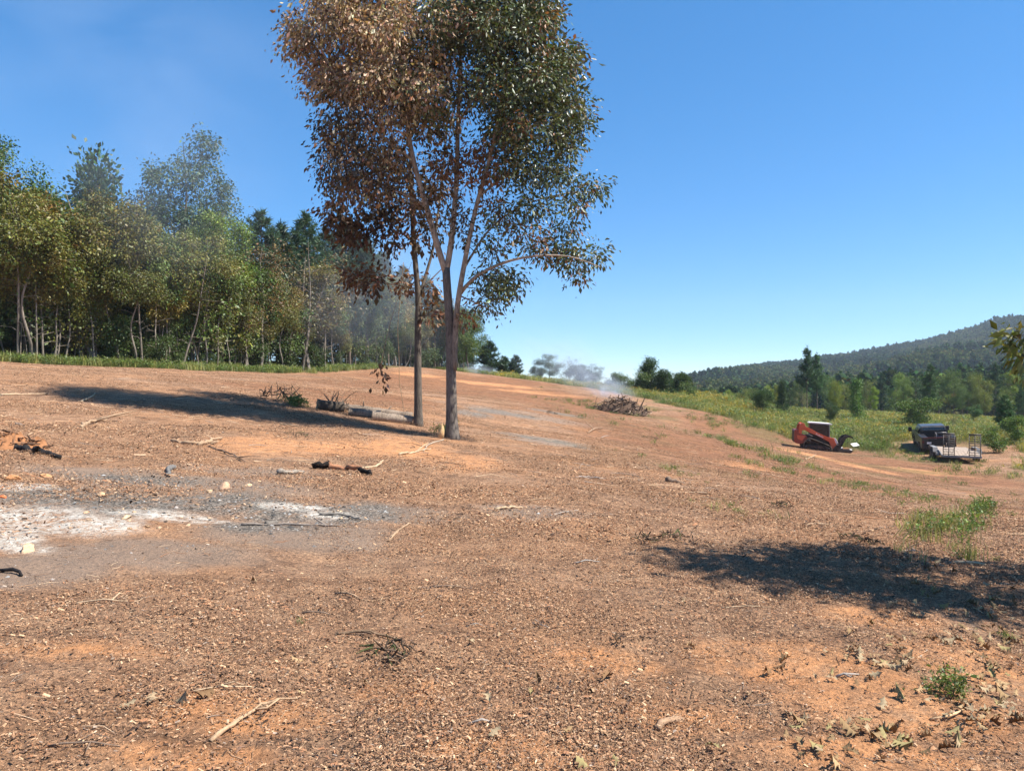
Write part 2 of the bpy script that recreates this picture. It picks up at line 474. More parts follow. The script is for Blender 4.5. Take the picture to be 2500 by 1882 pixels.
M_GROUND = mat_ground()
M_OAKLEAF = mat_leaf('glossy_oak_leaf', 0.05, 0.25, 0.42)
M_LEAF = mat_leaf('leaf', 0.025, 0.22, 0.5)
M_FARLEAF = mat_leaf('far_leaf', 0.0, 0.2, 0.5)
M_NEEDLE = mat_leaf('needle', 0.03, 0.15, 0.5)
M_GRASS = mat_leaf('grass_blade', 0.03, 0.35, 0.5)
M_BARK_OAK = mat_bark('oak_bark', (0.040, 0.034, 0.029), (0.17, 0.145, 0.122), 1.0, 1.0)
M_BARK = mat_bark('pale_bark', (0.085, 0.070, 0.054), (0.24, 0.205, 0.165), 0.7, 0.5)
M_BARK_D = mat_bark('dark_bark', (0.045, 0.033, 0.025), (0.15, 0.115, 0.088), 0.7, 0.6)
M_CHIP = mat_attr('chip', 0.9, 0.2, 90)
M_WOOD = mat_attr('weathered_wood', 0.9, 0.6, 40)
M_STONE = mat_attr('stone', 0.9, 0.8, 22)

# ------------------------------------------------------------------ ground
def build_ground():
    rr = [0.0] + list(np.exp(np.linspace(math.log(0.8), math.log(1750), 560)))
    rr = np.array(rr)
    front = np.arange(-46, 46.01, 0.26)
    rest = np.arange(46 + 3, 360 - 46, 3.0)
    az = np.radians(np.concatenate([front, rest]))
    na, nr = len(az), len(rr)
    X = (rr[:, None] * np.sin(az)[None]).ravel(); Y = (rr[:, None] * np.cos(az)[None]).ravel()
    Z = height(X, Y)
    i = np.arange(nr - 1)[:, None] * na; j = np.arange(na)[None]; j2 = (j + 1) % na
    Q = np.stack([i + j, i + j2, i + na + j2, i + na + j], -1).reshape(-1, 4)
    me = mesh_np('ground', np.stack([X, Y, Z], 1), None, Q[:, ::-1], M_GROUND, None, True)
    r = np.hypot(X, Y)
    near = (r < 130) & (Y > 0)
    def full(f):
        o = np.zeros(len(X)); o[near] = f(X[near], Y[near]); return o
    m1 = np.stack([full(lambda x, y: mask(ASH, x, y, 0.45, 3, 0.7)), full(lambda x, y: mask(CHAR, x, y, 0.5, 4, 0.8)),
                   full(lambda x, y: mask(GREY, x, y, 0.5, 5, 1.2)), np.ones(len(X))], 1)
    gr = (grassy(X, Y) | foresty(X, Y, 1.0)).astype(float)
    gr = np.where(r > 170, 1.0, gr)
    gp = full(lambda x, y: 0.6 * smooth01(fbm(x / 3.5, y / 3.5, 77, 3), 0.05, 0.55) * smooth01(x, -2, 12) * smooth01(y, 9, 16))
    gr = np.maximum(gr, gp)
    m2 = np.stack([full(lambda x, y: mask(CLAY, x, y, 0.55, 6, 1.1)), full(lambda x, y: mask(REDC, x, y, 0.45, 7, 5.0)), gr, np.ones(len(X))], 1)
    for nm, d in (('m1', m1), ('m2', m2)):
        a = me.color_attributes.new(nm, 'FLOAT_COLOR', 'POINT')
        a.data.foreach_set('color', d.astype(np.float32).ravel())
    o = link(bpy.data.objects.new('ground', me))
    tag(o, 'cleared sloping field of orange clay and chipped wood with burnt ash patches', 'ground', kind='structure')
build_ground()

# ------------------------------------------------------------------ leaves and trees
LEAF4 = (np.array([(0, 0, 0), (.5, .27, .07), (1, 0, -.06), (.5, -.27, .07), (.48, 0, -.03)], float), np.array([(0, 4, 1), (1, 4, 2), (2, 4, 3), (3, 4, 0)]))
LEAF2 = (np.array([(0, 0, 0), (.5, .3, .06), (1, 0, 0), (.5, -.3, .06)], float), np.array([(0, 1, 2), (0, 2, 3)]))
NEEDLE2 = (np.array([(0, .05, 0), (1, .012, 0), (1, -.012, 0), (0, -.05, 0)], float), np.array([(0, 1, 2), (0, 2, 3)]))
_ol = [(0, .012), (.12, .015), (.2, .06), (.3, .23), (.37, .09), (.45, .12), (.56, .33), (.63, .12), (.7, .14), (.8, .24), (.86, .09), (1, 0)]
def lobed_leaf(curl=0.25, droop=0.2):
    V = []; T = []
    for (x, w) in _ol:
        for sgn in (1, 0, -1):
            yv = w * sgn
            V.append((x, yv, curl * abs(yv) * 1.6 - droop * x * x + 0.05 * math.sin(x * 9) * sgn))
    for i in range(len(_ol) - 1):
        a = i * 3
        T += [(a, a + 3, a + 1), (a + 1, a + 3, a + 4), (a + 1, a + 4, a + 2), (a + 2, a + 4, a + 5)]
    return np.array(V, float), np.array(T)
LOBED = lobed_leaf()

def add_leaves(acc, P, axis, size, col, tmpl, rng, cvar=0.25, width=1.0):
    """P (n,3) leaf bases, axis (n,3) leaf direction"""
    n = len(P)
    if n == 0: return
    ax = axis / (np.linalg.norm(axis, axis=1, keepdims=True) + 1e-9)
    rnd = rng.normal(size=(n, 3))
    sd = np.cross(ax, rnd); sd /= np.linalg.norm(sd, axis=1, keepdims=True) + 1e-9
    nm = np.cross(ax, sd)
    V, T = tmpl
    sz = size * rng.lognormal(-.03, .3, n).clip(.45, 1.9)
    W = P[:, None] + sz[:, None, None] * (ax[:, None] * V[None, :, :1] + sd[:, None] * V[None, :, 1:2] * width + nm[:, None] * V[None, :, 2:])
    k = len(V)
    TT = (np.arange(n)[:, None, None] * k + T[None]).reshape(-1, 3)
    col = np.asarray(col, float)
    if col.ndim == 1: col = np.broadcast_to(col, (n, 3))
    c = col * (1 + cvar * rng.normal(size=(n, 1))).clip(0.35, 1.9) * (1 + 0.10 * rng.normal(size=(n, 3))).clip(0.6, 1.5)
    acc.add(W.reshape(-1, 3), TT, None, np.repeat(c, k, 0).clip(0.004, 0.9))

def resample(pts, step):
    pts = np.asarray(pts, float)
    d = np.r_[0, np.cumsum(np.linalg.norm(np.diff(pts, axis=0), axis=1))]
    n = max(2, int(d[-1] / step) + 1)
    t = np.linspace(0, d[-1], n)
    out = np.stack([np.interp(t, d, pts[:, k]) for k in range(3)], 1)
    if len(pts) > 2 and n > 6:                       # soften corners
        for _ in range(2):
            out[1:-1] = 0.25 * out[:-2] + 0.5 * out[1:-1] + 0.25 * out[2:]
    return out

def grow(limbs, clusters, rng, step=0.35, twig=0.018, wob=0.12, upfac=0.6):
    """branches from given limbs [(pts, r0, r1)] to cluster points; returns tubes and the last direction at each cluster"""
    nodes, rads = [], []
    tubes = []
    for pts, r0, r1 in limbs:
        p = resample(pts, step); r = np.linspace(r0, r1, len(p))
        tubes.append((p, r, True))
        nodes.append(p); rads.append(r)
    nodes = np.concatenate(nodes); rads = np.concatenate(rads)
    cap = len(nodes) + 14 * len(clusters) + 10
    NB = np.zeros((cap, 3)); RB = np.zeros(cap); n = len(nodes)
    NB[:n] = nodes; RB[:n] = rads
    d0 = np.array([np.min(np.linalg.norm(nodes - c, axis=1)) for c in clusters]) if len(clusters) else np.zeros(0)
    dirs = np.zeros((len(clusters), 3))
    for ci in np.argsort(d0):
        c = clusters[ci]
        v = c - NB[:n]
        dist = np.linalg.norm(v, axis=1)
        cost = dist + upfac * np.maximum(0, -v[:, 2]) + 0.25 * (RB[:n] < twig * 0.6)
        i = int(np.argmin(cost))
        a = NB[i]; L = dist[i]
        m = int(np.clip(L / step, 2, 9)) + 1
        t = np.linspace(0, 1, m)[:, None]
        mid = rng.normal(size=3) * wob * L
        sag = np.array([0, 0, -0.10 * L])
        p = a + (c - a) * t + (mid - sag) * (t * (1 - t)) * 1.6
        r0 = min(RB[i] * 0.75, twig * (0.7 + 0.7 * L))
        r = np.linspace(r0, max(0.004, twig * 0.25), m)
        tubes.append((p, r, False))
        k = m - 1
        NB[n:n + k] = p[1:]; RB[n:n + k] = r[1:]; n += k
        dd = p[-1] - p[-2]; dirs[ci] = dd / (np.linalg.norm(dd) + 1e-9)
    return tubes, dirs

def foliage(acc, clusters, dirs, nleaf, spread, size, cols, tmpl, rng, droop=0.35, cvar=0.25, width=1.0, flat=1.0):
    n = len(clusters)
    cnt = rng.poisson(nleaf, n).clip(1)
    idx = np.repeat(np.arange(n), cnt)
    off = rng.normal(size=(len(idx), 3)) * spread * 0.5
    off[:, 2] *= flat
    P = clusters[idx] + off - dirs[idx] * spread * 0.25 * rng.random((len(idx), 1))
    ax = off / (np.linalg.norm(off, axis=1, keepdims=True) + 1e-6) + dirs[idx] * 0.5 + rng.normal(size=off.shape) * 0.5
    ax[:, 2] -= droop * 2
    add_leaves(acc, P, ax, size, cols[idx], tmpl, rng, cvar, width)

def lobes(rng, nl, cz, rz, rxy, ncl, lobe=0.38, shape='ell'):
    """cluster points gathered in clumps through an ellipsoid or cone crown"""
    out = []
    for _ in range(nl):
        d = rng.normal(size=3); d /= np.linalg.norm(d)
        q = d * rng.uniform(0.35, 0.92) ** 0.7
        if shape == 'cone':
            h = rng.uniform(-1, 0.95); rad = (1 - (h + 1) / 2) ** 0.8 * rng.uniform(0.3, 0.85) + 0.05
            a = rng.uniform(0, 2 * math.pi); q = np.array([rad * math.cos(a), rad * math.sin(a), h])
        c = np.array([q[0] * rxy, q[1] * rxy, cz + q[2] * rz])
        m = max(3, int(ncl / nl * rng.uniform(0.6, 1.4)))
        g = rng.normal(size=(m, 3)); g /= np.linalg.norm(g, axis=1, keepdims=True)
        g *= rng.random((m, 1)) ** 0.45
        s_ = lobe * rng.uniform(0.7, 1.25)
        out.append(c + g * np.array([rxy * s_, rxy * s_, min(rz, rxy * 1.3) * s_ * 0.8]))
    return np.concatenate(out)

def tree_meshes(name, seed, H, r0, cz, rz, rxy, nl, ncl, nleaf, lsize, palette, bark, spread=0.5, crook=0.25, tmpl=LEAF2, lobe=0.38,
                shape='ell', droop=0.35, leafmat=None, stems=1, twig=0.02, cvar=0.25, width=1.0, barkcol=(1, 1, 1), bare=0):
    rng = np.random.default_rng(seed)
    limbs = []
    for s_ in range(stems):
        n = 9
        t = np.linspace(0, 1, n)
        w = np.cumsum(rng.normal(size=(n, 2)) * crook * H / 40, axis=0)
        lean = rng.normal(size=2) * (0.25 * rxy if stems > 1 else 0.05 * H * crook * 2)
        base = np.array([rng.normal() * .15, rng.normal() * .15]) * (stems > 1)
        pts = np.stack([base[0] + w[:, 0] - w[0, 0] + lean[0] * t, base[1] + w[:, 1] - w[0, 1] + lean[1] * t, t * H * (0.93 if s_ == 0 else rng.uniform(.6, .9))], 1)
        pts[0, 2] = -0.3
        limbs.append((pts, r0 * (1 if s_ == 0 else .7), r0 * 0.12))
    cl = lobes(rng, nl, cz, rz, rxy, ncl, lobe, shape)
    tp = limbs[0][0]
    cl[:, 0] += np.interp(cl[:, 2], tp[:, 2], tp[:, 0]) * 0.7; cl[:, 1] += np.interp(cl[:, 2], tp[:, 2], tp[:, 1]) * 0.7
    cl[:, 2] = np.maximum(cl[:, 2], 0.12)
    if bare:                                             # dead side twigs on the lower trunk
        k = bare
        h = rng.uniform(0.12, 0.55, k) * H; a = rng.uniform(0, 6.28, k); L = rng.uniform(.3, 1.3, k)
        bx = np.interp(h, tp[:, 2], tp[:, 0]); by = np.interp(h, tp[:, 2], tp[:, 1])
        bt = np.stack([bx + np.cos(a) * L, by + np.sin(a) * L, h + L * rng.uniform(0, .8, k)], 1)
    tubes, dirs = grow(limbs, np.concatenate([cl, bt]) if bare else cl, rng, step=0.5, twig=twig)
    dirs = dirs[:len(cl)]
    ta = Acc()
    for p, r, main in tubes:
        r = r.copy()
        if main: r[0] *= 1.35; 
        ta.tube(p, r, 7 if main else 4, barkcol, cap=False)
    ca = Acc()
    pal = np.array(palette)
    tt = rng.random((len(cl), 1)) * (len(pal) - 1)
    i0 = np.floor(tt).astype(int)[:, 0].clip(0, len(pal) - 2) if len(pal) > 1 else np.zeros(len(cl), int)
    f = tt - i0[:, None]
    cols = pal[i0] * (1 - f) + pal[np.minimum(i0 + 1, len(pal) - 1)] * f
    foliage(ca, cl, dirs, nleaf, spread, lsize, cols, tmpl, rng, droop, cvar, width)
    return (ta.mesh(name + '_trunk', bark, True), ca.mesh(name + '_crown', leafmat or M_LEAF), H)

def pine_meshes(name, seed, H, r0, c0, rxy, nwh, palette, dens=1.0, tuft=11, nl=0.42, ragged=0.35):
    """pine: whorls of limbs with needle tufts"""
    rng = np.random.default_rng(seed)
    ta, ca = Acc(), Acc()
    n = 10; t = np.linspace(0, 1, n)
    w = np.cumsum(rng.normal(size=(n, 2)) * H * 0.004, axis=0)
    tp = np.stack([w[:, 0], w[:, 1], t * H], 1); tp[0, 2] = -.3
    ta.tube(resample(tp, .6), np.linspace(r0 * 1.2, r0 * 0.15, len(resample(tp, .6))), 8, (1, 1, 1), False)
    P, A = [], []
    for k in range(nwh):
        f = k / (nwh - 1)
        h = H * (c0 + (0.985 - c0) * f)
        prof = (1 - f ** 1.6) ** 0.75 * (0.6 + 0.4 * min(1, f * 4 + .3)) * (1 - .25 * f) + 0.10
        for b in range(rng.integers(4, 7)):
            a = rng.uniform(0, 2 * math.pi)
            L = rxy * prof * rng.uniform(1 - ragged * 1.4, 1.12)
            x0 = np.interp(h, tp[:, 2], tp[:, 0]); y0 = np.interp(h, tp[:, 2], tp[:, 1])
            hh = h + rng.normal() * H * 0.012
            up = rng.uniform(0.15, 0.55) + 0.4 * f
            s_ = np.linspace(0, 1, 5)[:, None]
            d = np.array([math.cos(a), math.sin(a), 0])
            br = np.array([x0, y0, hh]) + d * L * s_ + np.array([0, 0, 1]) * (up * L * s_ ** 1.6)
            ta.tube(br, np.linspace(0.035 * r0 / .15, .008, 5), 4, (1, 1, 1), False)
            m = max(3, int(L * 9.5 * dens))
            q = rng.uniform(0.25, 1, m) ** 0.8
            base = np.array([x0, y0, hh]) + d * L * q[:, None] + np.array([0, 0, 1]) * (up * L * q[:, None] ** 1.6)
            sd = np.array([-d[1], d[0], 0])
            base += sd * rng.normal(size=(m, 1)) * 0.30 * L * (0.35 + q[:, None] * .5) + np.array([0, 0, 1]) * rng.normal(size=(m, 1)) * .16
            P.append(base); A.append(np.tile(d + np.array([0, 0, .5]), (m, 1)))
    P = np.concatenate(P); A = np.concatenate(A)
    idx = np.repeat(np.arange(len(P)), tuft)
    pal = np.array(palette)
    tc = rng.random((len(P), 1))
    cols = pal[0] * (1 - tc) + pal[1] * tc
    ax = A[idx] * 0.7 + rng.normal(size=(len(idx), 3)) * 0.8
    add_leaves(ca, P[idx] + rng.normal(size=(len(idx), 3)) * .05, ax, nl, cols[idx], NEEDLE2, rng, 0.2, 1.6)
    return (ta.mesh(name + '_trunk', M_BARK_D, True), ca.mesh(name + '_crown', M_NEEDLE), H)

YG = [(0.105, 0.125, 0.022), (0.175, 0.175, 0.032), (0.22, 0.185, 0.042)]
MG = [(0.055, 0.090, 0.020), (0.085, 0.125, 0.027), (0.11, 0.145, 0.033)]
DG = [(0.026, 0.050, 0.014), (0.045, 0.075, 0.019)]
GG = [(0.075, 0.105, 0.055), (0.13, 0.165, 0.085)]
BG = [(0.125, 0.175, 0.03), (0.165, 0.22, 0.035)]
OB = [(0.13, 0.075, 0.030), (0.18, 0.12, 0.045), (0.14, 0.13, 0.04)]
PN = [(0.028, 0.060, 0.024), (0.052, 0.092, 0.036)]
PROTO = {}
PROTO['slim1'] = tree_meshes('slim1', 11, 8.5, .075, 6.2, 2.4, 2.0, 13, 382, 22, .135, YG, M_BARK, .42, .55, bare=14)
PROTO['slim2'] = tree_meshes('slim2', 12, 8.0, .065, 5.9, 2.2, 1.9, 11, 328, 22, .135, MG + YG[:1], M_BARK, .42, .8, bare=16)
PROTO['slim3'] = tree_meshes('slim3', 13, 9.5, .085, 7.0, 2.6, 2.3, 14, 418, 22, .135, YG[1:] + OB[2:], M_BARK, .42, .6, bare=18)
PROTO['crook'] = tree_meshes('crook', 14, 8.5, .09, 6.2, 2.4, 2.5, 13, 400, 22, .135, YG, M_BARK, .42, 1.1, bare=12)
PROTO['sap1'] = tree_meshes('sap1', 15, 5.0, .035, 3.2, 1.9, 1.2, 9, 90, 16, .15, MG, M_BARK, .5, .9, stems=2, bare=6)
PROTO['sap2'] = tree_meshes('sap2', 16, 6.0, .045, 3.6, 2.3, 1.3, 10, 110, 16, .15, YG[:2], M_BARK, .5, 1.0, bare=10)
PROTO['broad1'] = tree_meshes('broad1', 17, 13.5, .17, 8.4, 5.2, 3.4, 24, 640, 30, .15, MG, M_BARK_D, .52, .35)
PROTO['broad2'] = tree_meshes('broad2', 18, 13.0, .16, 7.6, 5.6, 3.0, 22, 640, 30, .15, MG[1:] + YG[:2], M_BARK_D, .52, .4)
PROTO['broad3'] = tree_meshes('broad3', 19, 12.0, .15, 7.2, 4.8, 3.2, 22, 640, 30, .15, DG, M_BARK_D, .52, .4)
PROTO['tall'] = tree_meshes('tall', 20, 15.0, .15, 9.0, 6.2, 2.6, 24, 560, 28, .16, BG + MG[1:2], M_BARK_D, .5, .3)
PROTO['poplar'] = tree_meshes('poplar', 21, 17.0, .20, 11.5, 5.6, 3.2, 26, 520, 26, .18, GG, M_BARK_D, .5, .25)
PROTO['brown'] = tree_meshes('brown', 22, 9.0, .10, 6.0, 3.0, 2.3, 18, 240, 9, .12, OB, M_BARK, .55, .6, twig=.016, bare=10)
PROTO['greybush'] = tree_meshes('greybush', 23, 7.0, .08, 4.4, 2.6, 2.4, 18, 260, 8, .12, [(0.12, 0.12, 0.06), (0.17, 0.15, 0.085)], M_BARK, .5, .6, twig=.014, stems=2)
PROTO['cedar1'] = tree_meshes('cedar1', 24, 5.2, .07, 2.6, 2.6, 1.35, 30, 420, 26, .13, DG, M_BARK_D, .42, .2, shape='cone', lobe=.34, droop=-.1)
PROTO['cedar2'] = tree_meshes('cedar2', 25, 5.0, .07, 3.0, 2.0, 1.7, 26, 380, 26, .13, DG + MG[:1], M_BARK_D, .45, .2, lobe=.36, droop=-.1)
PROTO['shrub1'] = tree_meshes('shrub1', 26, 2.6, .035, 1.5, 1.1, 1.4, 14, 150, 22, .13, MG + YG[:1], M_BARK_D, .42, .6, stems=3)
PROTO['shrub2'] = tree_meshes('shrub2', 27, 3.6, .045, 2.0, 1.6, 1.7, 16, 190, 22, .15, MG, M_BARK_D, .45, .6, stems=3)
PROTO['cone_green'] = tree_meshes('cone_green', 28, 7.5, .09, 4.2, 3.4, 1.6, 26, 300, 22, .17, [(0.05, 0.105, 0.02), (0.085, 0.15, 0.028)], M_BARK_D, .5, .2, shape='cone', lobe=.4)
PROTO['pine1'] = pine_meshes('pine1', 31, 17, .19, .34, 3.3, 22, PN, nl=.46)
PROTO['pine2'] = pine_meshes('pine2', 32, 16, .17, .42, 2.9, 19, PN)
PROTO['pine3'] = pine_meshes('pine3', 33, 14, .15, .30, 2.7, 19, PN, ragged=.5)
PROTO['pinetall'] = pine_meshes('pinetall', 34, 13, .13, .40, 2.1, 17, PN, .95, ragged=.7)
PROTO['pineyoung'] = pine_meshes('pineyoung', 35, 7, .09, .12, 2.0, 15, PN, 1.25, 12, .38)

def plant_tree(kind, x, y, H, label, cat='tree', group=None, name=None, tint=(1, 1, 1), rz=None, wide=1.0, lean=0.0):
    tm, cm, h0 = PROTO[kind]
    k = H / h0
    z = hz(x, y)
    names = {'pine': 'pine_tree', 'ceda': 'cedar_tree', 'shru': 'shrub', 'sap1': 'sapling', 'sap2': 'sapling', 'grey': 'shrub'}
    root = empty(name or names.get(kind[:4], 'tree'), (x, y, z))
    root.rotation_euler = (lean * random.uniform(-1, 1), lean * random.uniform(-1, 1), random.uniform(0, 6.28) if rz is None else rz)
    root.scale = (k * wide, k * wide, k)
    t = link(bpy.data.objects.new('trunk', tm), root)
    c = link(bpy.data.objects.new('crown', cm), root)
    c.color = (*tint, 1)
    tag(root, label, cat, group)
    return root
def top_h(u, v, x, y):                      # height a tree at (x, y) needs to reach photo row v
    return EYE + (832.5 - v) / FD * y - hz(x, y)

ORD = ['first', 'second', 'third', 'fourth', 'fifth', 'sixth', 'seventh', 'eighth', 'ninth', 'tenth', 'eleventh', 'twelfth', 'thirteenth', 'fourteenth', 'fifteenth',
       'sixteenth', 'seventeenth', 'eighteenth', 'nineteenth', 'twentieth']
for a in ('twenty', 'thirty', 'forty', 'fifty'):
    ORD += [a + '-' + b for b in ORD[:9]] + [{'twenty': 'thirtieth', 'thirty': 'fortieth', 'forty': 'fiftieth', 'fifty': 'sixtieth'}[a]]

# --- the wood on the left: tall trees behind, slender ones along its edge
_eu = 1106 + FD * EDGE[:, 0] / EDGE[:, 1]
def edge_D(u):
    return float(np.interp(u, _eu, EDGE[:, 1]))
BACK = [(-110, 300, 5, 'broad1', 'dark leafy tree beyond the left edge of the wood', (1, 1, 1)),
        (-30, 300, 5, 'broad2', 'tall dark green tree leaning into view at the far left corner', (.8, .85, .8)),
        (22, 287, 9, 'broad1', 'tallest dark green crown at the far left of the wood', (.85, .95, .85)),
        (72, 345, 8, 'broad2', 'full green crown second from the left on the skyline', (1, 1, .9)),
        (120, 372, 10, 'tall', 'light green crown sloping down beside the left skyline gap', (.9, .95, 1.0)),
        (160, 455, 5, 'broad2', 'yellowish green crown low in the left skyline gap', (1.3, 1.15, .8)),
        (208, 370, 16, 'cedar1', 'dark feathery conifer crown left of the pale poplar', (1.1, 1.15, 1.4)),
        (255, 385, 15, 'greybush', 'grey green feathery crown between dark conifer and pale poplar', (.8, .95, 1.0)),
        (300, 378, 16, 'broad3', 'smoke veiled grey crown just left of the pale poplar', (1.4, 1.4, 1.9)),
        (378, 303, 14, 'poplar', 'tall pale grey green poplar standing highest in the smoke', (1.0, 1.1, 1.15)),
        (432, 400, 13, 'poplar', 'shorter pale tree on the right shoulder of the poplar', (.85, 1.0, .95)),
        (480, 462, 4, 'tall', 'bright green narrow tree at the front of the wood', (1.0, 1.0, .8)),
        (515, 480, 5, 'tall', 'bright green tree right of the narrow bright one', (.9, .95, .8)),
        (562, 474, 9, 'pine1', 'leftmost dark pine crown on the wood skyline', (1, 1, 1.05)),
        (605, 500, 10, 'pine2', 'second pine crown from the left on the wood skyline', (1, 1, 1.05)),
        (658, 482, 9, 'pine1', 'broad pine crown at the middle of the wood skyline', (1, 1, 1.1)),
        (703, 512, 10, 'pine3', 'small pine crown right of the broad middle pine', (1.1, 1.1, 1.2)),
        (748, 490, 9, 'pine1', 'pine crown left of the oak on the skyline', (1, 1, 1.1)),
        (790, 528, 10, 'pine2', 'smoky pine crown on the descending wood skyline', (1, 1.05, 1.2)),
        (832, 560, 10, 'pine1', 'smoky pine crown just left of the thinner oak trunk', (1, 1.05, 1.2)),
        (872, 588, 9, 'pine2', 'pine crown showing directly behind the thinner oak trunk', (1, 1.05, 1.2)),
        (918, 606, 9, 'pine3', 'pine crown showing between the two oak trunks', (1, 1.05, 1.25)),
        (955, 640, 7, 'broad3', 'dark crown between the oak trunks near the wood end', (1.3, 1.3, 1.5)),
        (1002, 676, 4, 'broad1', 'leafy tree showing right of the main oak trunk', (.9, 1.05, .95))]
for (u, v, back, kind, lab, tint) in BACK:
    D = edge_D(u) + back
    x = (u - 1106) / FD * D
    wide = {'cedar1': .8, 'greybush': .75}.get(kind, 1.0)
    plant_tree(kind, x, D, top_h(u, v, x, D) * (.96 if u < 130 else 1.05), lab, 'tree', 'tall trees of the wood', tint=tint, wide=wide, name='pine_tree' if kind.startswith('pine') else 'tree')

FRONT_U = [-60, -25, 14, 38, 61, 80, 96, 112, 124, 139, 156, 175, 187, 208, 234, 262, 288, 308, 336, 368, 392, 418, 443, 466, 494, 517, 536, 560, 583, 603, 634, 652, 668, 688, 704, 722,
           738, 757, 770, 790, 806, 822, 839, 857, 873, 893, 915, 938, 952, 975, 994]
kinds_f = ['slim1', 'slim2', 'slim3', 'crook', 'sap2', 'slim1', 'slim3']
looks = {'slim1': 'slender pale trunked tree with yellow green leaves', 'slim2': 'thin crooked tree with mid green leaves', 'slim3': 'tall slim tree with yellowing leaves',
         'crook': 'bent pale trunked tree with spreading crown', 'sap2': 'small yellow green sapling', 'brown': 'sparse brown twiggy tree', 'pine2': 'straight trunked pine', 'sap1': 'small green sapling', 'greybush': 'sparse grey twiggy tree'}
for i, u in enumerate(FRONT_U):
    D = edge_D(u) + random.uniform(0.3, 2.2)
    x = (u - 1106) / FD * D
    kind = kinds_f[(i * 3 + i // 4) % 7]
    if u == 61: kind = 'crook'
    if u in (536, 560): kind = 'brown'
    if u in (652, 668): kind = 'greybush'
    if u in (790, 757, 839, 938): kind = 'pine2'
    H = {'sap2': 5.5, 'brown': 9.5, 'greybush': 10, 'pine2': 13}.get(kind, 8.3) * random.choice([.75, .9, 1.0, 1.15, 1.3, 1.45])
    if u < 240: H *= 1.1
    tint = random.choice([(1, 1, 1), (1.15, 1.05, .9), (.85, .95, .85), (1.2, 1.0, .8)])
    if 100 < u < 160: tint = (1.35, .95, .8)
    tint = tuple(.85 * q for q in tint)
    plant_tree(kind, x, D, H, looks[kind] + ', ' + ORD[i] + ' from left along wood edge', 'tree', 'edge trees of the wood', tint=tint, name='pine_tree' if kind == 'pine2' else ('sapling' if kind.startswith('sap') else 'tree'), lean=.05)
# thin bare poles between the edge trees
rng = np.random.default_rng(6)
for k in range(60):
    u = rng.uniform(0, 990); D = edge_D(u) + rng.uniform(.3, 3.5)
    x = (u - 1106) / FD * D
    plant_tree(str(rng.choice(['slim2', 'slim1', 'sap2', 'sap1', 'sap1'])), x, D, rng.uniform(4.0, 11), 'thin pole of a tree squeezed between larger edge trees in the ' + ('left' if u < 250 else 'middle' if u < 600 else 'right') + ' third', 'tree', 'thin poles of the wood edge', tint=(.9, .92, .85), wide=.85, lean=.06, name='tree')
# inside the wood: leaf tints are darkened to deepen the shade
rng = np.random.default_rng(5)
cnt = 0
while cnt < 150:
    u = rng.uniform(-150, 1000); b = rng.uniform(2.0, 30)
    D = edge_D(u) + b
    x = (u - 1106) / FD * D
    vtop = np.interp(u, [-150, 0, 150, 200, 480, 560, 750, 850, 1000], [330, 360, 470, 480, 530, 560, 570, 640, 720])
    H = top_h(u, vtop, x, D) * rng.uniform(.55, 1.0)
    kind = str(rng.choice(['broad1', 'broad2', 'broad3', 'slim3', 'slim2', 'broad3'] if u < 520 else ['broad3', 'pine2', 'pine3', 'slim2', 'broad1', 'slim3']))
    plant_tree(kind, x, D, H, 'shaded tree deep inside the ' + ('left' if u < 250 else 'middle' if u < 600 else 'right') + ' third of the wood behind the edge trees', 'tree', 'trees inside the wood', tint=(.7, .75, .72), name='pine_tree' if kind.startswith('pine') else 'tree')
    cnt += 1
cnt = 0
while cnt < 150:
    u = rng.uniform(-150, 1005); b = rng.uniform(0.3, 7) if cnt < 75 else rng.uniform(7, 30)
    D = edge_D(u) + b
    x = (u - 1106) / FD * D
    kind = str(rng.choice(['shrub1', 'shrub2', 'sap1', 'shrub2']))
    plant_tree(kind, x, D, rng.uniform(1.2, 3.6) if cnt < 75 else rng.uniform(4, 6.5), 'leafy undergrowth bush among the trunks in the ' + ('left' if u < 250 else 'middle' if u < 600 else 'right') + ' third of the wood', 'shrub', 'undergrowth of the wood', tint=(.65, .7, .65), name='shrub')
    cnt += 1

# --- trees on the ridge behind the burning pile
RIDGE = [(1012, 655, 112, 'broad2', 'green tree at the right end of the wood beside the ridge smoke', (.85, 1, 1.0), 1.3),
         (1022, 735, 118, 'broad1', 'round green tree directly above the ridge smoke', (.9, 1.05, .9), 1.7),
         (1056, 740, 116, 'pineyoung', 'tallest dark pine on the open ridge', (.9, .95, .9), 1.55),
         (1088, 772, 118, 'pineyoung', 'shorter bushy pine beside the tallest ridge pine', (.9, .95, .9), 1.9),
         (1114, 770, 114, 'pineyoung', 'lone pine with ragged arms on the open ridge', (.9, 1, .9), 1.5),
         (1160, 790, 112, 'cedar2', 'low dark bush at the left foot of the smoky ridge trees', (1, 1, 1), 1.4),
         (1185, 766, 116, 'broad1', 'spreading grey green tree on the ridge in smoke', (.9, 1, 1.2), 1.8),
         (1226, 763, 118, 'greybush', 'pale thin leaved sapling on the ridge in smoke', (1, 1.1, 1.1), 1.0),
         (1245, 786, 112, 'cedar2', 'dark bushy cedar right of the pale ridge sapling', (1, 1.05, 1.2), 1.3),
         (1276, 778, 112, 'broad3', 'narrow tree with forked top above the burning pile', (1.1, 1.15, 1.3), 1.5),
         (1405, 776, 98, 'cedar1', 'tall cedar with spiky top in the green strip', (1.3, 1.4, 1.1), 1.7),
         (1434, 800, 96, 'cedar1', 'middle dark cedar of the three in the green strip', (1, 1.1, 1), 2.0),
         (1466, 802, 99, 'cedar2', 'rightmost rounded cedar of the three in the green strip', (1.2, 1.25, 1), 1.5)]
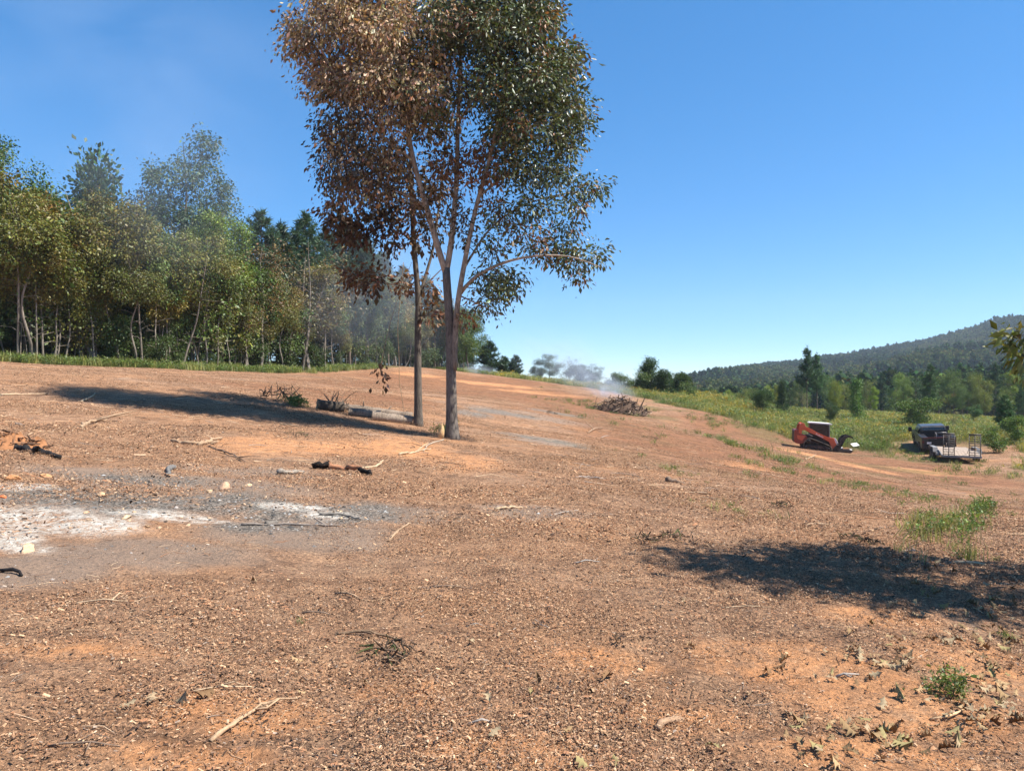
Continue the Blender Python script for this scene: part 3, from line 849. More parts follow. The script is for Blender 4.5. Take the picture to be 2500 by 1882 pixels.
for (u, v, D, kind, lab, tint, wide) in RIDGE:
    x = (u - 1106) / FD * D
    plant_tree(kind, x, D, top_h(u, v, x, D), lab, 'tree', 'trees on the ridge', tint=tint, wide=wide, name={'pin': 'pine_tree', 'ced': 'cedar_tree'}.get(kind[:3], 'tree'))
for i, (u, D, H, lab) in enumerate([(1325, 98, 2.2, 'low grey green bush left of the green strip cedars'), (1350, 95, 2.0, 'low bush right behind the burning pile'), (1378, 97, 2.6, 'low bush at the foot of the spiky cedar'), (1490, 97, 2.2, 'low bush right of the rounded cedar')]):
    x = (u - 1106) / FD * D
    plant_tree('shrub1', x, D, H, lab, 'shrub', 'low bushes on the ridge', name='shrub', tint=(.9, 1, .9))

# --- trees in the field on the right
FIELD = [(1648, 838, 94, 'cedar2', 'rounded dark cedar on a bare stem left of the loader', (.9, .95, .9), 1.15),
         (1690, 823, 100, 'cedar1', 'narrow dark cedar just right of the rounded one', (.8, .85, .9), .9),
         (1672, 826, 128, 'broad2', 'yellow topped tree behind the two dark cedars', (1.3, 1.15, .7), .8),
         (1745, 752, 112, 'pinetall', 'left tall bare stemmed pine of the pair in the field', (.95, 1, .9), 1.0),
         (1766, 766, 113, 'pinetall', 'right tall bare stemmed pine of the pair in the field', (1, 1.05, .95), .95),
         (1735, 840, 104, 'greybush', 'grey thin leaved bush at the foot of the pine pair', (.95, .95, .8), .9),
         (1808, 815, 100, 'broad2', 'olive green tree right of the pine pair', (1.05, 1.0, .75), .75),
         (1854, 818, 94, 'cone_green', 'bright green conical tree behind the loader', (.72, .74, .6), 1.0),
         (1888, 832, 104, 'tall', 'light yellow green young tree right of the conical one', (1.1, 1.15, .7), .9),
         (1795, 872, 88, 'cedar2', 'small dark bush between olive tree and conical tree', (.9, .9, .9), .9),
         (2010, 788, 112, 'pine3', 'large pine with yellowing lower limbs behind the truck', (1.1, 1.1, .8), 1.1),
         (1965, 868, 84, 'shrub2', 'left half of the bushy green clump behind the truck', (.6, .68, .5), 1.25),
         (2000, 862, 85, 'shrub2', 'rounded green bush right above the truck roof', (.62, .68, .5), 1.2),
         (1950, 815, 122, 'broad1', 'green tree left of the large field pine', (1, 1, .9), .8),
         (2060, 880, 80, 'greybush', 'grey brown bush right of the truck', (.9, .85, .7), .8),
         (2105, 868, 96, 'broad3', 'blue green bush at the edge of the right wood', (1.3, 1.5, 1.4), 1.1),
         (2172, 858, 64, 'pineyoung', 'young pine bush at the right edge behind the trailer', (1.1, 1.15, .9), 1.1),
         (2205, 900, 58, 'shrub2', 'dark leafy bush at the right edge beside the trailer', (.8, .9, .7), 1.1),
         (2150, 930, 55, 'shrub1', 'low leafy bush in the grass right of the trailer ramps', (.9, 1, .7), 1.1)]
for (u, v, D, kind, lab, tint, wide) in FIELD:
    x = (u - 1106) / FD * D
    plant_tree(kind, x, D, top_h(u, v, x, D), lab, 'shrub' if kind.startswith(('shrub', 'grey')) else 'tree', 'trees and bushes in the field', tint=tuple(1.55 * q for q in tint), wide=wide,
               name={'pin': 'pine_tree', 'ced': 'cedar_tree', 'shr': 'shrub', 'gre': 'shrub'}.get(kind[:3], 'tree'))
# the front of the wood beyond the field
BEY = [(1520, 846, 165), (1548, 840, 170), (1575, 838, 160), (1605, 832, 172), (1625, 838, 158), (1655, 828, 175), (1705, 832, 165), (1730, 825, 150), (1790, 812, 170), (1830, 822, 160), (1870, 812, 172), (1905, 806, 155), (1935, 800, 168), (1975, 800, 150), (2030, 812, 150),
       (2060, 800, 138), (2090, 792, 145), (2120, 800, 132), (2150, 786, 140), (2185, 796, 128), (2212, 790, 134), (2240, 800, 120), (2080, 838, 118), (2128, 846, 110), (2168, 836, 112), (2205, 838, 104), (2245, 840, 100)]
for i, (u, v, D) in enumerate(BEY):
    x = (u - 1106) / FD * D
    kind = ['broad1', 'broad2', 'broad3', 'broad2', 'tall', 'broad1', 'pine3'][i * 5 % 7] if u > 1700 else ['broad2', 'broad1', 'tall'][i % 3]
    tint = (1.1, 1.05, .75) if u < 1720 else random.choice([(.9, .95, .85), (1.05, 1, .8), (.8, .9, .9)])
    where = 'leftward' if u < 1720 else 'rightward'
    lab = ('pale yellow green tree' if u < 1720 else 'leafy tree') + ', ' + ORD[sorted([q[0] for q in BEY]).index(u)] + ' from the left in the row beyond the field'
    plant_tree(kind, x, D, max(4.5, top_h(u, v, x, D)), lab, 'tree', 'row of trees beyond the field', tint=tuple(1.3 * q for q in tint), wide=.95, name='pine_tree' if kind.startswith('pine') else 'tree')

# ------------------------------------------------------------------ scatter helper (one object, instances by geometry nodes)
def scatter(name, P, rot, scl, idx, protos):
    me = bpy.data.meshes.new(name)
    me.vertices.add(len(P)); me.vertices.foreach_set('co', np.asarray(P, np.float32).ravel())
    a = me.attributes.new('rot', 'FLOAT_VECTOR', 'POINT'); a.data.foreach_set('vector', np.asarray(rot, np.float32).ravel())
    a = me.attributes.new('scl', 'FLOAT_VECTOR', 'POINT'); a.data.foreach_set('vector', np.asarray(scl, np.float32).ravel())
    a = me.attributes.new('idx', 'INT', 'POINT'); a.data.foreach_set('value', np.asarray(idx, np.int32))
    c = bpy.data.collections.new(name + '_kinds')
    for i, pm in enumerate(protos):
        c.objects.link(bpy.data.objects.new('%s_kind_%02d' % (name, i), pm))
    o = link(bpy.data.objects.new(name, me))
    ng = bpy.data.node_groups.new(name + '_nodes', 'GeometryNodeTree')
    ng.interface.new_socket('Geometry', in_out='INPUT', socket_type='NodeSocketGeometry')
    ng.interface.new_socket('Geometry', in_out='OUTPUT', socket_type='NodeSocketGeometry')
    gi = ng.nodes.new('NodeGroupInput'); go = ng.nodes.new('NodeGroupOutput')
    iop = ng.nodes.new('GeometryNodeInstanceOnPoints')
    ci = ng.nodes.new('GeometryNodeCollectionInfo'); ci.inputs['Collection'].default_value = c
    ci.inputs['Separate Children'].default_value = True; ci.inputs['Reset Children'].default_value = True
    def na(nm, t):
        n = ng.nodes.new('GeometryNodeInputNamedAttribute'); n.data_type = t; n.inputs['Name'].default_value = nm
        return n.outputs['Attribute']
    L = ng.links
    L.new(gi.outputs[0], iop.inputs['Points']); L.new(ci.outputs[0], iop.inputs['Instance'])
    iop.inputs['Pick Instance'].default_value = True
    L.new(na('idx', 'INT'), iop.inputs['Instance Index'])
    L.new(na('rot', 'FLOAT_VECTOR'), iop.inputs['Rotation'])
    L.new(na('scl', 'FLOAT_VECTOR'), iop.inputs['Scale'])
    L.new(iop.outputs[0], go.inputs[0])
    md = o.modifiers.new('scatter', 'NODES'); md.node_group = ng
    return o

# --- far forest on the hill and in the valley
def far_crown(seed, H, rxy, cone, n, size, palette, mat):
    rng = np.random.default_rng(seed)
    a = Acc()
    d = rng.normal(size=(n, 3)); d /= np.linalg.norm(d, axis=1, keepdims=True)
    d *= rng.random((n, 1)) ** 0.3
    if cone:
        h = rng.random(n) ** 1.3; rad = (1 - h) ** 0.75 * rxy * np.sqrt(rng.random(n)) * 1.1; an = rng.uniform(0, 6.28, n)
        P = np.stack([rad * np.cos(an), rad * np.sin(an), H * (0.25 + 0.75 * h)], 1)
    else:
        P = d * np.array([rxy, rxy, H * .42]) + np.array([0, 0, H * .56])
        P[:, :2] *= (1 + .25 * np.sin(5 * np.arctan2(d[:, 1], d[:, 0]) + seed))[:, None]
    ax = rng.normal(size=(n, 3)) + d
    ax[:, 2] -= .3
    pal = np.array(palette); t = rng.random((n, 1))
    add_leaves(a, P, ax, size, pal[0] * (1 - t) + pal[1] * t, LEAF2, rng, .25, 1.5)
    a.tube([(0, 0, -1), (0, 0, H * .5)], [.2, .12], 4, (.08, .06, .045), False)
    return a.mesh('far_crown', mat)
FARP = [far_crown(1, 13, 3.0, False, 300, 1.5, [(.05, .08, .02), (.085, .11, .03)], M_FARLEAF), far_crown(2, 12, 3.4, False, 300, 1.5, [(.06, .085, .025), (.11, .12, .035)], M_FARLEAF),
        far_crown(3, 16, 2.7, True, 320, 1.3, [(.025, .055, .022), (.045, .08, .03)], M_FARLEAF), far_crown(4, 15, 2.5, True, 320, 1.3, [(.03, .06, .025), (.05, .085, .032)], M_FARLEAF),
        far_crown(5, 11, 3.2, False, 280, 1.5, [(.10, .11, .03), (.15, .14, .04)], M_FARLEAF)]
def far_wood(name, label, n, ylo, yhi, tlo, thi, sp, pine, seed):
    rng = np.random.default_rng(seed)
    yy = np.sqrt(rng.uniform(ylo ** 2, yhi ** 2, n)); t = rng.uniform(tlo, thi, n)
    x = yy * t
    z = height(x, yy)
    pn = smooth01(fbm(x / 130, yy / 130, 44, 2) + pine, -.15, .15) > rng.random(n)
    idx = np.where(pn, rng.choice([2, 3], n), rng.choice([0, 1, 4, 0, 1], n))
    s_ = rng.uniform(.75, 1.25, n) * sp
    if yhi < 500:
        uu = 1106 + FD * t
        vt = np.interp(uu, [1400, 1500, 1640, 1700, 1800, 1900, 2000, 2100, 2212, 2600], [846, 842, 834, 826, 817, 808, 802, 793, 788, 780])
        hh = EYE + (832.5 - vt) / FD * yy - z
        s_ = np.clip(hh * rng.uniform(.62, 1.0, n) / np.where(pn, 15.5, 12.5), .25, 1.1)
    scatterobj = scatter(name, np.stack([x, yy, z], 1), np.stack([np.zeros(n), np.zeros(n), rng.uniform(0, 6.28, n)], 1), np.stack([s_, s_, s_ * rng.uniform(.85, 1.1, n)], 1), idx, FARP)
    tag(scatterobj, label, 'forest', kind='stuff')
far_wood('hill_forest', 'blue green forest covering the far hillside', 22000, 400, 1420, .17, 1.05, .92, -.02, 3)
far_wood('valley_wood', 'mixed dark wood filling the valley beyond the field', 3200, 178, 420, .22, 1.0, .92, -.02, 4)

# ------------------------------------------------------------------ the two oaks
def oak_main():
    rng = np.random.default_rng(101)
    D = 20.0
    def L(pts, dd=0.0, d1=0.0):
        n = len(pts)
        return np.array([Ps(u, v, D + dd + (d1 - dd) * i / (n - 1)) for i, (u, v) in enumerate(pts)])
    base = Ps(1104, 1071, D); base[2] = hz(base[0], base[1])
    trunk = L([(1104, 1085), (1103, 1040), (1102, 960), (1101, 900), (1099, 792), (1091, 699), (1089, 655)])
    limbs = [('trunk', trunk, .150, .105),
             ('limb', L([(1089, 668), (1070, 609), (1041, 504), (1016, 420), (1001, 357), (990, 273), (982, 189), (974, 105), (969, 21), (955, -110)], 0, -.6), .088, .022),
             ('limb', L([(1089, 668), (1103, 588), (1110, 504), (1116, 420), (1117, 336), (1119, 273), (1123, 189), (1125, 105), (1120, 0), (1116, -140)], 0, .3), .084, .02),
             ('limb', L([(1108, 905), (1110, 850), (1112, 795), (1118, 729), (1128, 675), (1142, 599), (1167, 483), (1188, 420), (1215, 300), (1240, 180), (1252, 60), (1258, -90)], -.02, -.5), .085, .018),
             ('limb', L([(1120, 722), (1142, 687), (1175, 664), (1205, 651), (1238, 636), (1301, 624), (1390, 622), (1465, 652)], 0, -1.0), .055, .01),
             ('limb', L([(1004, 388), (953, 357), (894, 290), (860, 248), (818, 189), (789, 126), (755, 60)], -.2, -1.2), .045, .01),
             ('limb', L([(1118, 300), (1148, 260), (1163, 223), (1188, 197), (1240, 110), (1290, 40)], .1, -.8), .04, .01),
             ('limb', L([(1167, 483), (1215, 440), (1290, 400), (1360, 340)], -.3, .6), .035, .008),
             ('limb', L([(1130, 660), (1190, 560), (1270, 500), (1380, 470), (1470, 468)], 0, 1.0), .035, .008),
             ('limb', L([(1041, 504), (980, 470), (900, 440), (830, 400)], 0, 1.4), .035, .008),
             ('limb', L([(1119, 720), (1150, 735), (1185, 750), (1225, 770)], 0, -.7), .022, .006)]
    root = empty('oak_tree', base)
    tag(root, 'large forked oak with half brown half green crown standing on the cleared slope', 'tree')
    ob = lambda p: p - base
    # leaf clusters: (u, v, half width, half height, half depth in m, count, kind)
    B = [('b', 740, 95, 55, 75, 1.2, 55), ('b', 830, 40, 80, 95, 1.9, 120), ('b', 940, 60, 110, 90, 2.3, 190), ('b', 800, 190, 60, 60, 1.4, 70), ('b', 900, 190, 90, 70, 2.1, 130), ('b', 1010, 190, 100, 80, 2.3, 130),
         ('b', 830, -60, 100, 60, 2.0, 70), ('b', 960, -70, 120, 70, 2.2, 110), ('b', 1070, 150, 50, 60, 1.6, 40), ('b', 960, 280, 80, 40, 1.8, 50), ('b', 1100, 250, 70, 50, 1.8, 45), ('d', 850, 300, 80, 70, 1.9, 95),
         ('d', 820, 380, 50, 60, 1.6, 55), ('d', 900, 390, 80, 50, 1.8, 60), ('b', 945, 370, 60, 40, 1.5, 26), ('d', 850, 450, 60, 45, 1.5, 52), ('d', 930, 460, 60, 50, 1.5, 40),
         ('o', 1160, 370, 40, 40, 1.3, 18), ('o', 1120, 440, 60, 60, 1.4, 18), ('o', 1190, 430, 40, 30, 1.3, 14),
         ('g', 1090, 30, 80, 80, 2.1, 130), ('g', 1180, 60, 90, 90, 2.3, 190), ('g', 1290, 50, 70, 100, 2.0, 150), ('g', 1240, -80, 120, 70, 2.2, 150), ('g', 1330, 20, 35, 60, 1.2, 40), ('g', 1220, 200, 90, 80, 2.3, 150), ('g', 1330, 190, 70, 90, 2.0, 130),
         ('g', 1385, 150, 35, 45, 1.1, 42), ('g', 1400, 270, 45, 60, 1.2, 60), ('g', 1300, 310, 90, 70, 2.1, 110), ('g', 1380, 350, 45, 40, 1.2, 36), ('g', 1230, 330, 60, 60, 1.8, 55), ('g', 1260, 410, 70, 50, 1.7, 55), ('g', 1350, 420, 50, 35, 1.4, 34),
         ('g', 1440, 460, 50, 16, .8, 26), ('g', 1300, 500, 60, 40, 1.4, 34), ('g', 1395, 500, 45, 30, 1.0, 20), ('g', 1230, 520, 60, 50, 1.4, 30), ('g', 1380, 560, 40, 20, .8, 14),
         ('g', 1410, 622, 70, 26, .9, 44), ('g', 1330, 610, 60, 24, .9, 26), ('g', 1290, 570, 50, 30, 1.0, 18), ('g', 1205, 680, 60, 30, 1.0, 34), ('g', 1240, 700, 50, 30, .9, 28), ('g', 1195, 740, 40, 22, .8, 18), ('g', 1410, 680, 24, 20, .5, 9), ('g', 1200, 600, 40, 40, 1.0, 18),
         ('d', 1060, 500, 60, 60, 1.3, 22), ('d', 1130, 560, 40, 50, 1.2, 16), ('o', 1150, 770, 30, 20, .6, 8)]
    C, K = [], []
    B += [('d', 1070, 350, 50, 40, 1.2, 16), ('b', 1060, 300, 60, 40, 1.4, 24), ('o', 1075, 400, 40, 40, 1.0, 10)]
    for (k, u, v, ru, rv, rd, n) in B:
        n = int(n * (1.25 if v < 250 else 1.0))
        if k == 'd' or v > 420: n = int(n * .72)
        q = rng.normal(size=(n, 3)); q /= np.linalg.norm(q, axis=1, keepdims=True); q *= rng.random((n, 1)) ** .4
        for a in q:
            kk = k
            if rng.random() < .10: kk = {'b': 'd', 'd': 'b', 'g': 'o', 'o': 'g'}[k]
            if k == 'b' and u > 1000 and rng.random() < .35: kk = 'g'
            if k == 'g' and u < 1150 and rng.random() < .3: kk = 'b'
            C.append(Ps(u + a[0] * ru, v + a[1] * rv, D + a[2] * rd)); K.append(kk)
    C = np.array(C); K = np.array(K)
    tubes, dirs = grow([(p, r0, r1) for (_, p, r0, r1) in limbs], C, rng, step=.3, twig=.016, wob=.12)
    for (nm, p, r0, r1), (tp, tr, _) in zip(limbs, tubes):
        a = Acc()
        r = tr.copy()
        if nm == 'trunk':
            h = tp[:, 2] - base[2]
            r = r * (1 + .6 * np.exp(-np.maximum(h, 0) / .16) + .15 * np.exp(-np.maximum(h, 0) / .8))
        t = np.linspace(0, 1, len(tp))[:, None]
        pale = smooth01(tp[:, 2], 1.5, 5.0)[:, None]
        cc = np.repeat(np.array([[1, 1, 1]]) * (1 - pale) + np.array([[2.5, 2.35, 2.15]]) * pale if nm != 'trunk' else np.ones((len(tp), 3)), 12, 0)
        if nm == 'limb' and len(p) > 10:            # twin stem and low limb are pale too
            pass
        a.tube(ob(tp), r, 12, cc)
        a.obj(nm, M_BARK_OAK, root, True)
    a = Acc()
    for (p, r, _) in tubes[len(limbs):]:
        a.tube(ob(p), r * 1.15, 4, (1.2, 1.1, 1.0), False)
    o = a.obj('twigs', M_BARK_OAK, root, True); tag(o, kind='stuff')
    pal = {'b': [(.29, .19, .11), (.52, .38, .23)], 'd': [(.055, .045, .026), (.13, .078, .040)], 'o': [(.26, .125, .055), (.20, .11, .055)], 'g': [(.065, .085, .028), (.135, .155, .060)]}  # 'd' is dried leaf colour darkened to stand for crown shade
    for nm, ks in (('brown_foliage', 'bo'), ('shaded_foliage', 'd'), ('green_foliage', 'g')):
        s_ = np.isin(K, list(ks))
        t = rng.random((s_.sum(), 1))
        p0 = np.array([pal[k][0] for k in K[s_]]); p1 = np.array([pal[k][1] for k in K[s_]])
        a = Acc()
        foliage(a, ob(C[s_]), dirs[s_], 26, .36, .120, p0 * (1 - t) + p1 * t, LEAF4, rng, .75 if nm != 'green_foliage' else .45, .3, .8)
        o = a.obj(nm, M_OAKLEAF if nm == 'green_foliage' else M_LEAF, root); tag(o, {'brown_foliage': 'scorched tan brown leaves on the left of the crown', 'shaded_foliage': 'dried leaves low on the left of the crown, coloured darker for shade', 'green_foliage': 'glossy dark green leaves on the right of the crown'}[nm], kind='stuff')
    # pale exposed wood wound and shoot at the base
    a = Acc()
    s0 = Ps(1075, 1062, D - .3); s0[2] = hz(s0[0], s0[1]) - .03
    w = np.array([[-.07, 0, 0], [.09, 0, 0], [.10, .02, .25], [.05, .03, .44], [-.0, .03, .34], [-.05, .02, .18]])
    V = np.concatenate([w, w + np.array([0, .1, 0])])
    a.add(V + s0, [[0, 1, 2], [0, 2, 5], [5, 2, 4], [2, 3, 4], [6, 8, 7], [6, 11, 8], [11, 10, 8], [8, 10, 9]], [[i, i + 6, (i + 1) % 6 + 6, (i + 1) % 6] for i in range(6)], (.62, .40, .20))
    o = a.obj('split_stump', M_WOOD); tag(o, 'pale splintered stump sliver at the foot of the main oak', 'stump')

def oak_second():
    rng = np.random.default_rng(102)
    D = 23.5
    L = lambda pts, d1=0.0: np.array([Ps(u, v, D + d1 * i / (len(pts) - 1)) for i, (u, v) in enumerate(pts)])
    base = Ps(1021, 1037, D); base[2] = hz(base[0], base[1])
    limbs = [('trunk', L([(1021, 1052), (1021, 1000), (1020, 900), (1020, 810), (1022, 720), (1018, 690), (1014, 640), (1010, 600), (1007, 525), (1001, 441), (1003, 366), (1000, 280), (990, 190)]), .135, .03),
             ('limb', L([(1024, 725), (1032, 699), (1040, 669), (1052, 630), (1060, 600), (1072, 500), (1085, 380), (1090, 290)], .8), .055, .015),
             ('limb', L([(1034, 700), (1055, 680), (1080, 655), (1100, 640)], .9), .028, .01),
             ('limb', L([(1009, 590), (999, 584), (961, 555), (919, 500), (885, 460), (850, 440)], -.8), .035, .008),
             ('limb', L([(1018, 705), (985, 700), (950, 690), (905, 690), (860, 705)], -.8), .02, .006),
             ('limb', L([(1030, 850), (1050, 820), (1065, 790)], 1.0), .015, .006)]
    root = empty('oak_tree', base)
    tag(root, 'thinner dark oak with scorched leaves standing beside the cut logs', 'tree')
    B = [('d', 830, 520, 45, 45, 1.2, 34), ('d', 870, 560, 50, 30, 1.1, 26), ('d', 920, 520, 50, 45, 1.2, 30), ('d', 950, 590, 40, 30, 1.0, 10), ('d', 840, 580, 30, 18, .8, 16), ('d', 1000, 470, 60, 70, 1.4, 30), ('o', 1000, 540, 50, 60, 1.2, 16), ('d', 970, 400, 70, 60, 1.6, 30), ('d', 1060, 430, 50, 80, 1.4, 24),
         ('o', 868, 678, 26, 20, .5, 14), ('o', 920, 680, 24, 24, .5, 10), ('d', 890, 700, 34, 14, .5, 6), ('o', 985, 690, 20, 14, .5, 7), ('o', 1060, 700, 16, 20, .5, 4), ('d', 1062, 780, 26, 40, .7, 7), ('o', 1060, 770, 12, 14, .4, 3), ('d', 1050, 560, 40, 60, 1.0, 16),
         ('o', 990, 200, 60, 60, 1.5, 30), ('o', 1050, 280, 50, 50, 1.4, 20)]
    C, K = [], []
    for (k, u, v, ru, rv, rd, n) in B:
        q = rng.normal(size=(n, 3)); q /= np.linalg.norm(q, axis=1, keepdims=True); q *= rng.random((n, 1)) ** .4
        for a in q:
            C.append(Ps(u + a[0] * ru, v + a[1] * rv, D + a[2] * rd)); K.append(k)
    C = np.array(C); K = np.array(K)
    tubes, dirs = grow([(p, r0, r1) for (_, p, r0, r1) in limbs], C, rng, step=.3, twig=.015, wob=.12)
    for (nm, p, r0, r1), (tp, tr, _) in zip(limbs, tubes):
        a = Acc(); r = tr.copy()
        if nm == 'trunk': r = r * (1 + .4 * np.exp(-np.maximum(tp[:, 2] - base[2], 0) / .22))
        a.tube(tp - base, r, 12, (.8, .78, .75)); a.obj(nm, M_BARK_OAK, root, True)
    a = Acc()
    for (p, r, _) in tubes[len(limbs):]: a.tube(p - base, r, 4, (.9, .85, .8), False)
    tag(a.obj('twigs', M_BARK_OAK, root, True), kind='stuff')
    pal = {'d': [(.042, .032, .020), (.10, .052, .028)], 'o': [(.17, .090, .045), (.12, .065, .034)]}
    t = rng.random((len(K), 1))
    p0 = np.array([pal[k][0] for k in K]); p1 = np.array([pal[k][1] for k in K])
    a = Acc()
    foliage(a, C - base, dirs, 15, .38, .165, p0 * (1 - t) + p1 * t, LEAF4, rng, .45, .3, .95)
    tag(a.obj('scorched_foliage', M_LEAF, root), 'dark red brown scorched leaves', kind='stuff')
    # a hanging vine with a few dead leaves
    v = np.array([Ps(x, y, 22.6) for (x, y) in ((985, 640), (978, 720), (970, 800), (975, 880), (974, 930), (985, 990), (988, 1040), (984, 1084))])
    v[-1, 2] = hz(v[-1, 0], v[-1, 1])
    rt = empty('hanging_vine', v[-1]); tag(rt, 'thin dead vine hanging from the thinner oak to the ground', 'vine')
    a = Acc(); a.tube(resample(v, .2) - v[-1], .009, 5, (2.2, 1.8, 1.3)); a.obj('stem', M_BARK_OAK, rt, True)
    b2 = np.array([Ps(x, y, 22.4) for (x, y) in ((1005, 640), (960, 760), (935, 860), (929, 905))])
    a = Acc(); a.tube(resample(b2, .2) - v[-1], .006, 4, (1.6, 1.2, 1.0)); a.obj('stem', M_BARK_OAK, rt, True)
    cl = np.array([Ps(929 + rng.normal() * 7, y, 22.4 + rng.normal() * .1) for y in np.linspace(892, 936, 9)])
    a = Acc(); foliage(a, cl - v[-1], np.tile([0, 0, -1.0], (9, 1)), 5, .22, .15, np.tile([.11, .055, .03], (9, 1)), LEAF4, rng, .5); a.obj('dead_leaves', M_LEAF, rt)
oak_main()
oak_second()

# tree just outside the frame on the right: its lowest spray reaches in, its crown shades the ground
def right_tree():
    rng = np.random.default_rng(103)
    base = np.array([8.6, 6.0, hz(8.6, 6.0)])
    limbs = [('trunk', np.array([base + (0, 0, -.3), base + (0, 0, 1.5), (8.4, 6.1, 3.2), (8.1, 6.2, 5.0), (7.9, 6.2, 6.6)]), .11, .03),
             ('limb', np.array([(8.45, 6.05, 2.6), (7.4, 6.9, 2.7), (6.4, 7.6, 2.35), (5.55, 8.0, 2.05)]), .035, .006),
             ('limb', np.array([(8.4, 6.1, 3.4), (7.2, 5.4, 4.4), (6.2, 5.0, 4.9)]), .04, .01),
             ('limb', np.array([(8.3, 6.1, 3.8), (7.2, 7.0, 4.6), (6.5, 7.4, 5.0)]), .04, .01)]
    cl = lobes(rng, 20, 4.8, 2.3, 2.0, 330, .36); cl[:, 1] *= .75; cl[:, 0] += 7.7; cl[:, 1] += 6.0
    cl = cl[cl[:, 0] > cl[:, 1] * .70 + .12]
    sp = np.array([Pd(2192 + rng.normal() * 14, 735 + rng.normal() * 16, 8.0 + rng.normal() * .12) for _ in range(14)] + [Pd(2222, 790 + rng.normal() * 14, 7.9) for _ in range(6)])
    C = np.concatenate([cl, sp])
    tubes, dirs = grow([(p, a, b) for (_, p, a, b) in limbs], C, rng, step=.3, twig=.012)
    root = empty('leafy_tree', base); tag(root, 'young tree at the right edge with one leafy spray reaching into view', 'tree')
    for (nm, p, r0, r1), (tp, tr, _) in zip(limbs, tubes):
        a = Acc(); a.tube(tp - base, tr, 8); a.obj(nm, M_BARK_D, root, True)
    a = Acc()
    for (p, r, _) in tubes[len(limbs):]: a.tube(p - base, r * .6, 4, (1, 1, 1), False)
    tag(a.obj('twigs', M_BARK_D, root, True), kind='stuff')
    a = Acc(); foliage(a, cl - base, dirs[:len(cl)], 24, .45, .14, np.tile([.07, .10, .025], (len(cl), 1)), LEAF4, rng, .4)
    tag(a.obj('foliage', M_LEAF, root), kind='stuff')
    a = Acc(); foliage(a, sp - base, dirs[len(cl):], 9, .16, .11, np.tile([.16, .17, .04], (len(sp), 1)), LEAF4, rng, .45, .3, .7)
    tag(a.obj('low_spray', M_LEAF, root), 'yellow green drooping leaflets reaching into view', kind='stuff')
right_tree()

# ------------------------------------------------------------------ vehicles
def prism(name, prof, y0, y1, mat, parent, bevel=0.0, taper=None, col=None):
    """side profile (x, z) extruded from y0 to y1; taper(z) scales y"""
    bm = bmesh.new()
    vs = [bm.verts.new((x, y0 * (taper(z) if taper else 1), z)) for x, z in prof]
    ws = [bm.verts.new((x, y1 * (taper(z) if taper else 1), z)) for x, z in prof]
    bm.faces.new(vs); bm.faces.new(ws[::-1])
    n = len(prof)
    for i in range(n):
        bm.faces.new((vs[i], ws[i], ws[(i + 1) % n], vs[(i + 1) % n]))
    bmesh.ops.recalc_face_normals(bm, faces=bm.faces)
    if bevel:
        bmesh.ops.bevel(bm, geom=[e for e in bm.edges], offset=bevel, segments=2, profile=.6, affect='EDGES', clamp_overlap=True)
    me = bpy.data.meshes.new(name); bm.to_mesh(me); bm.free()
    me.materials.append(mat)
    return link(bpy.data.objects.new(name, me), parent)
def bbox(name, c, size, mat, parent, bevel=0.01):
    x, y, z = c; a, b, h = (s_ / 2 for s_ in size)
    return prism(name, [(x - a, z - h), (x + a, z - h), (x + a, z + h), (x - a, z + h)], y - b, y + b, mat, parent, bevel)
def wheel(parent, x, y, z, r, w, mt, mr, hub=.55, name='wheel'):
    n = 28
    a = Acc()
    prof = [(.55, -w / 2), (.9, -w / 2), (1, -w * .36), (1, w * .36), (.9, w / 2), (.55, w / 2)]
    th = np.arange(n) / n * 2 * np.pi
    V = np.array([[p * r * math.cos(t) * (1 + (.018 if (k % 2 and p == 1) else 0)), q, p * r * math.sin(t)] for k, t in enumerate(th) for p, q in prof])
    m = len(prof)
    Q = [[i * m + j, i * m + (j + 1) % m, ((i + 1) % n) * m + (j + 1) % m, ((i + 1) % n) * m + j] for i in range(n) for j in range(m)]
    a.add(V, None, Q)
    w_ = link(bpy.data.objects.new(name, a.mesh('tyre', mt, False)), parent); w_.location = (x, y, z)
    b = Acc()
    for sg in (-1, 1):
        V = [[0, sg * w * .30, 0]] + [[hub * r * math.cos(t), sg * w * .40, hub * r * math.sin(t)] for t in th]
        b.add(np.array(V), [[0, 1 + i, 1 + (i + 1) % n] for i in range(n)])
    for k in range(6):
        t = k / 6 * 6.283
        b.tube([(.25 * r * math.cos(t), -w * .42, .25 * r * math.sin(t)), (.25 * r * math.cos(t), w * .42, .25 * r * math.sin(t))], .018, 6)
    rim = link(bpy.data.objects.new('rim', b.mesh('rim', mr)), w_)
    return w_
def seat(root, x, y, fx, fy, span=2.0, dz=0.0):
    """stand a thing on the slope at (x, y) facing (fx, fy)"""
    n = math.hypot(fx, fy); fx /= n; fy /= n
    lx, ly = -fy, fx
    f = Vector((2 * span * fx, 2 * span * fy, hz(x + span * fx, y + span * fy) - hz(x - span * fx, y - span * fy))).normalized()
    l = Vector((2 * lx, 2 * ly, hz(x + lx, y + ly) - hz(x - lx, y - ly))).normalized()
    up = f.cross(l).normalized(); l = up.cross(f).normalized()
    zc = (hz(x + span * fx, y + span * fy) + hz(x - span * fx, y - span * fy) + hz(x + lx, y + ly) + hz(x - lx, y - ly)) / 4
    root.matrix_world = Matrix(((f.x, l.x, up.x, x), (f.y, l.y, up.y, y), (f.z, l.z, up.z, zc + dz), (0, 0, 0, 1)))

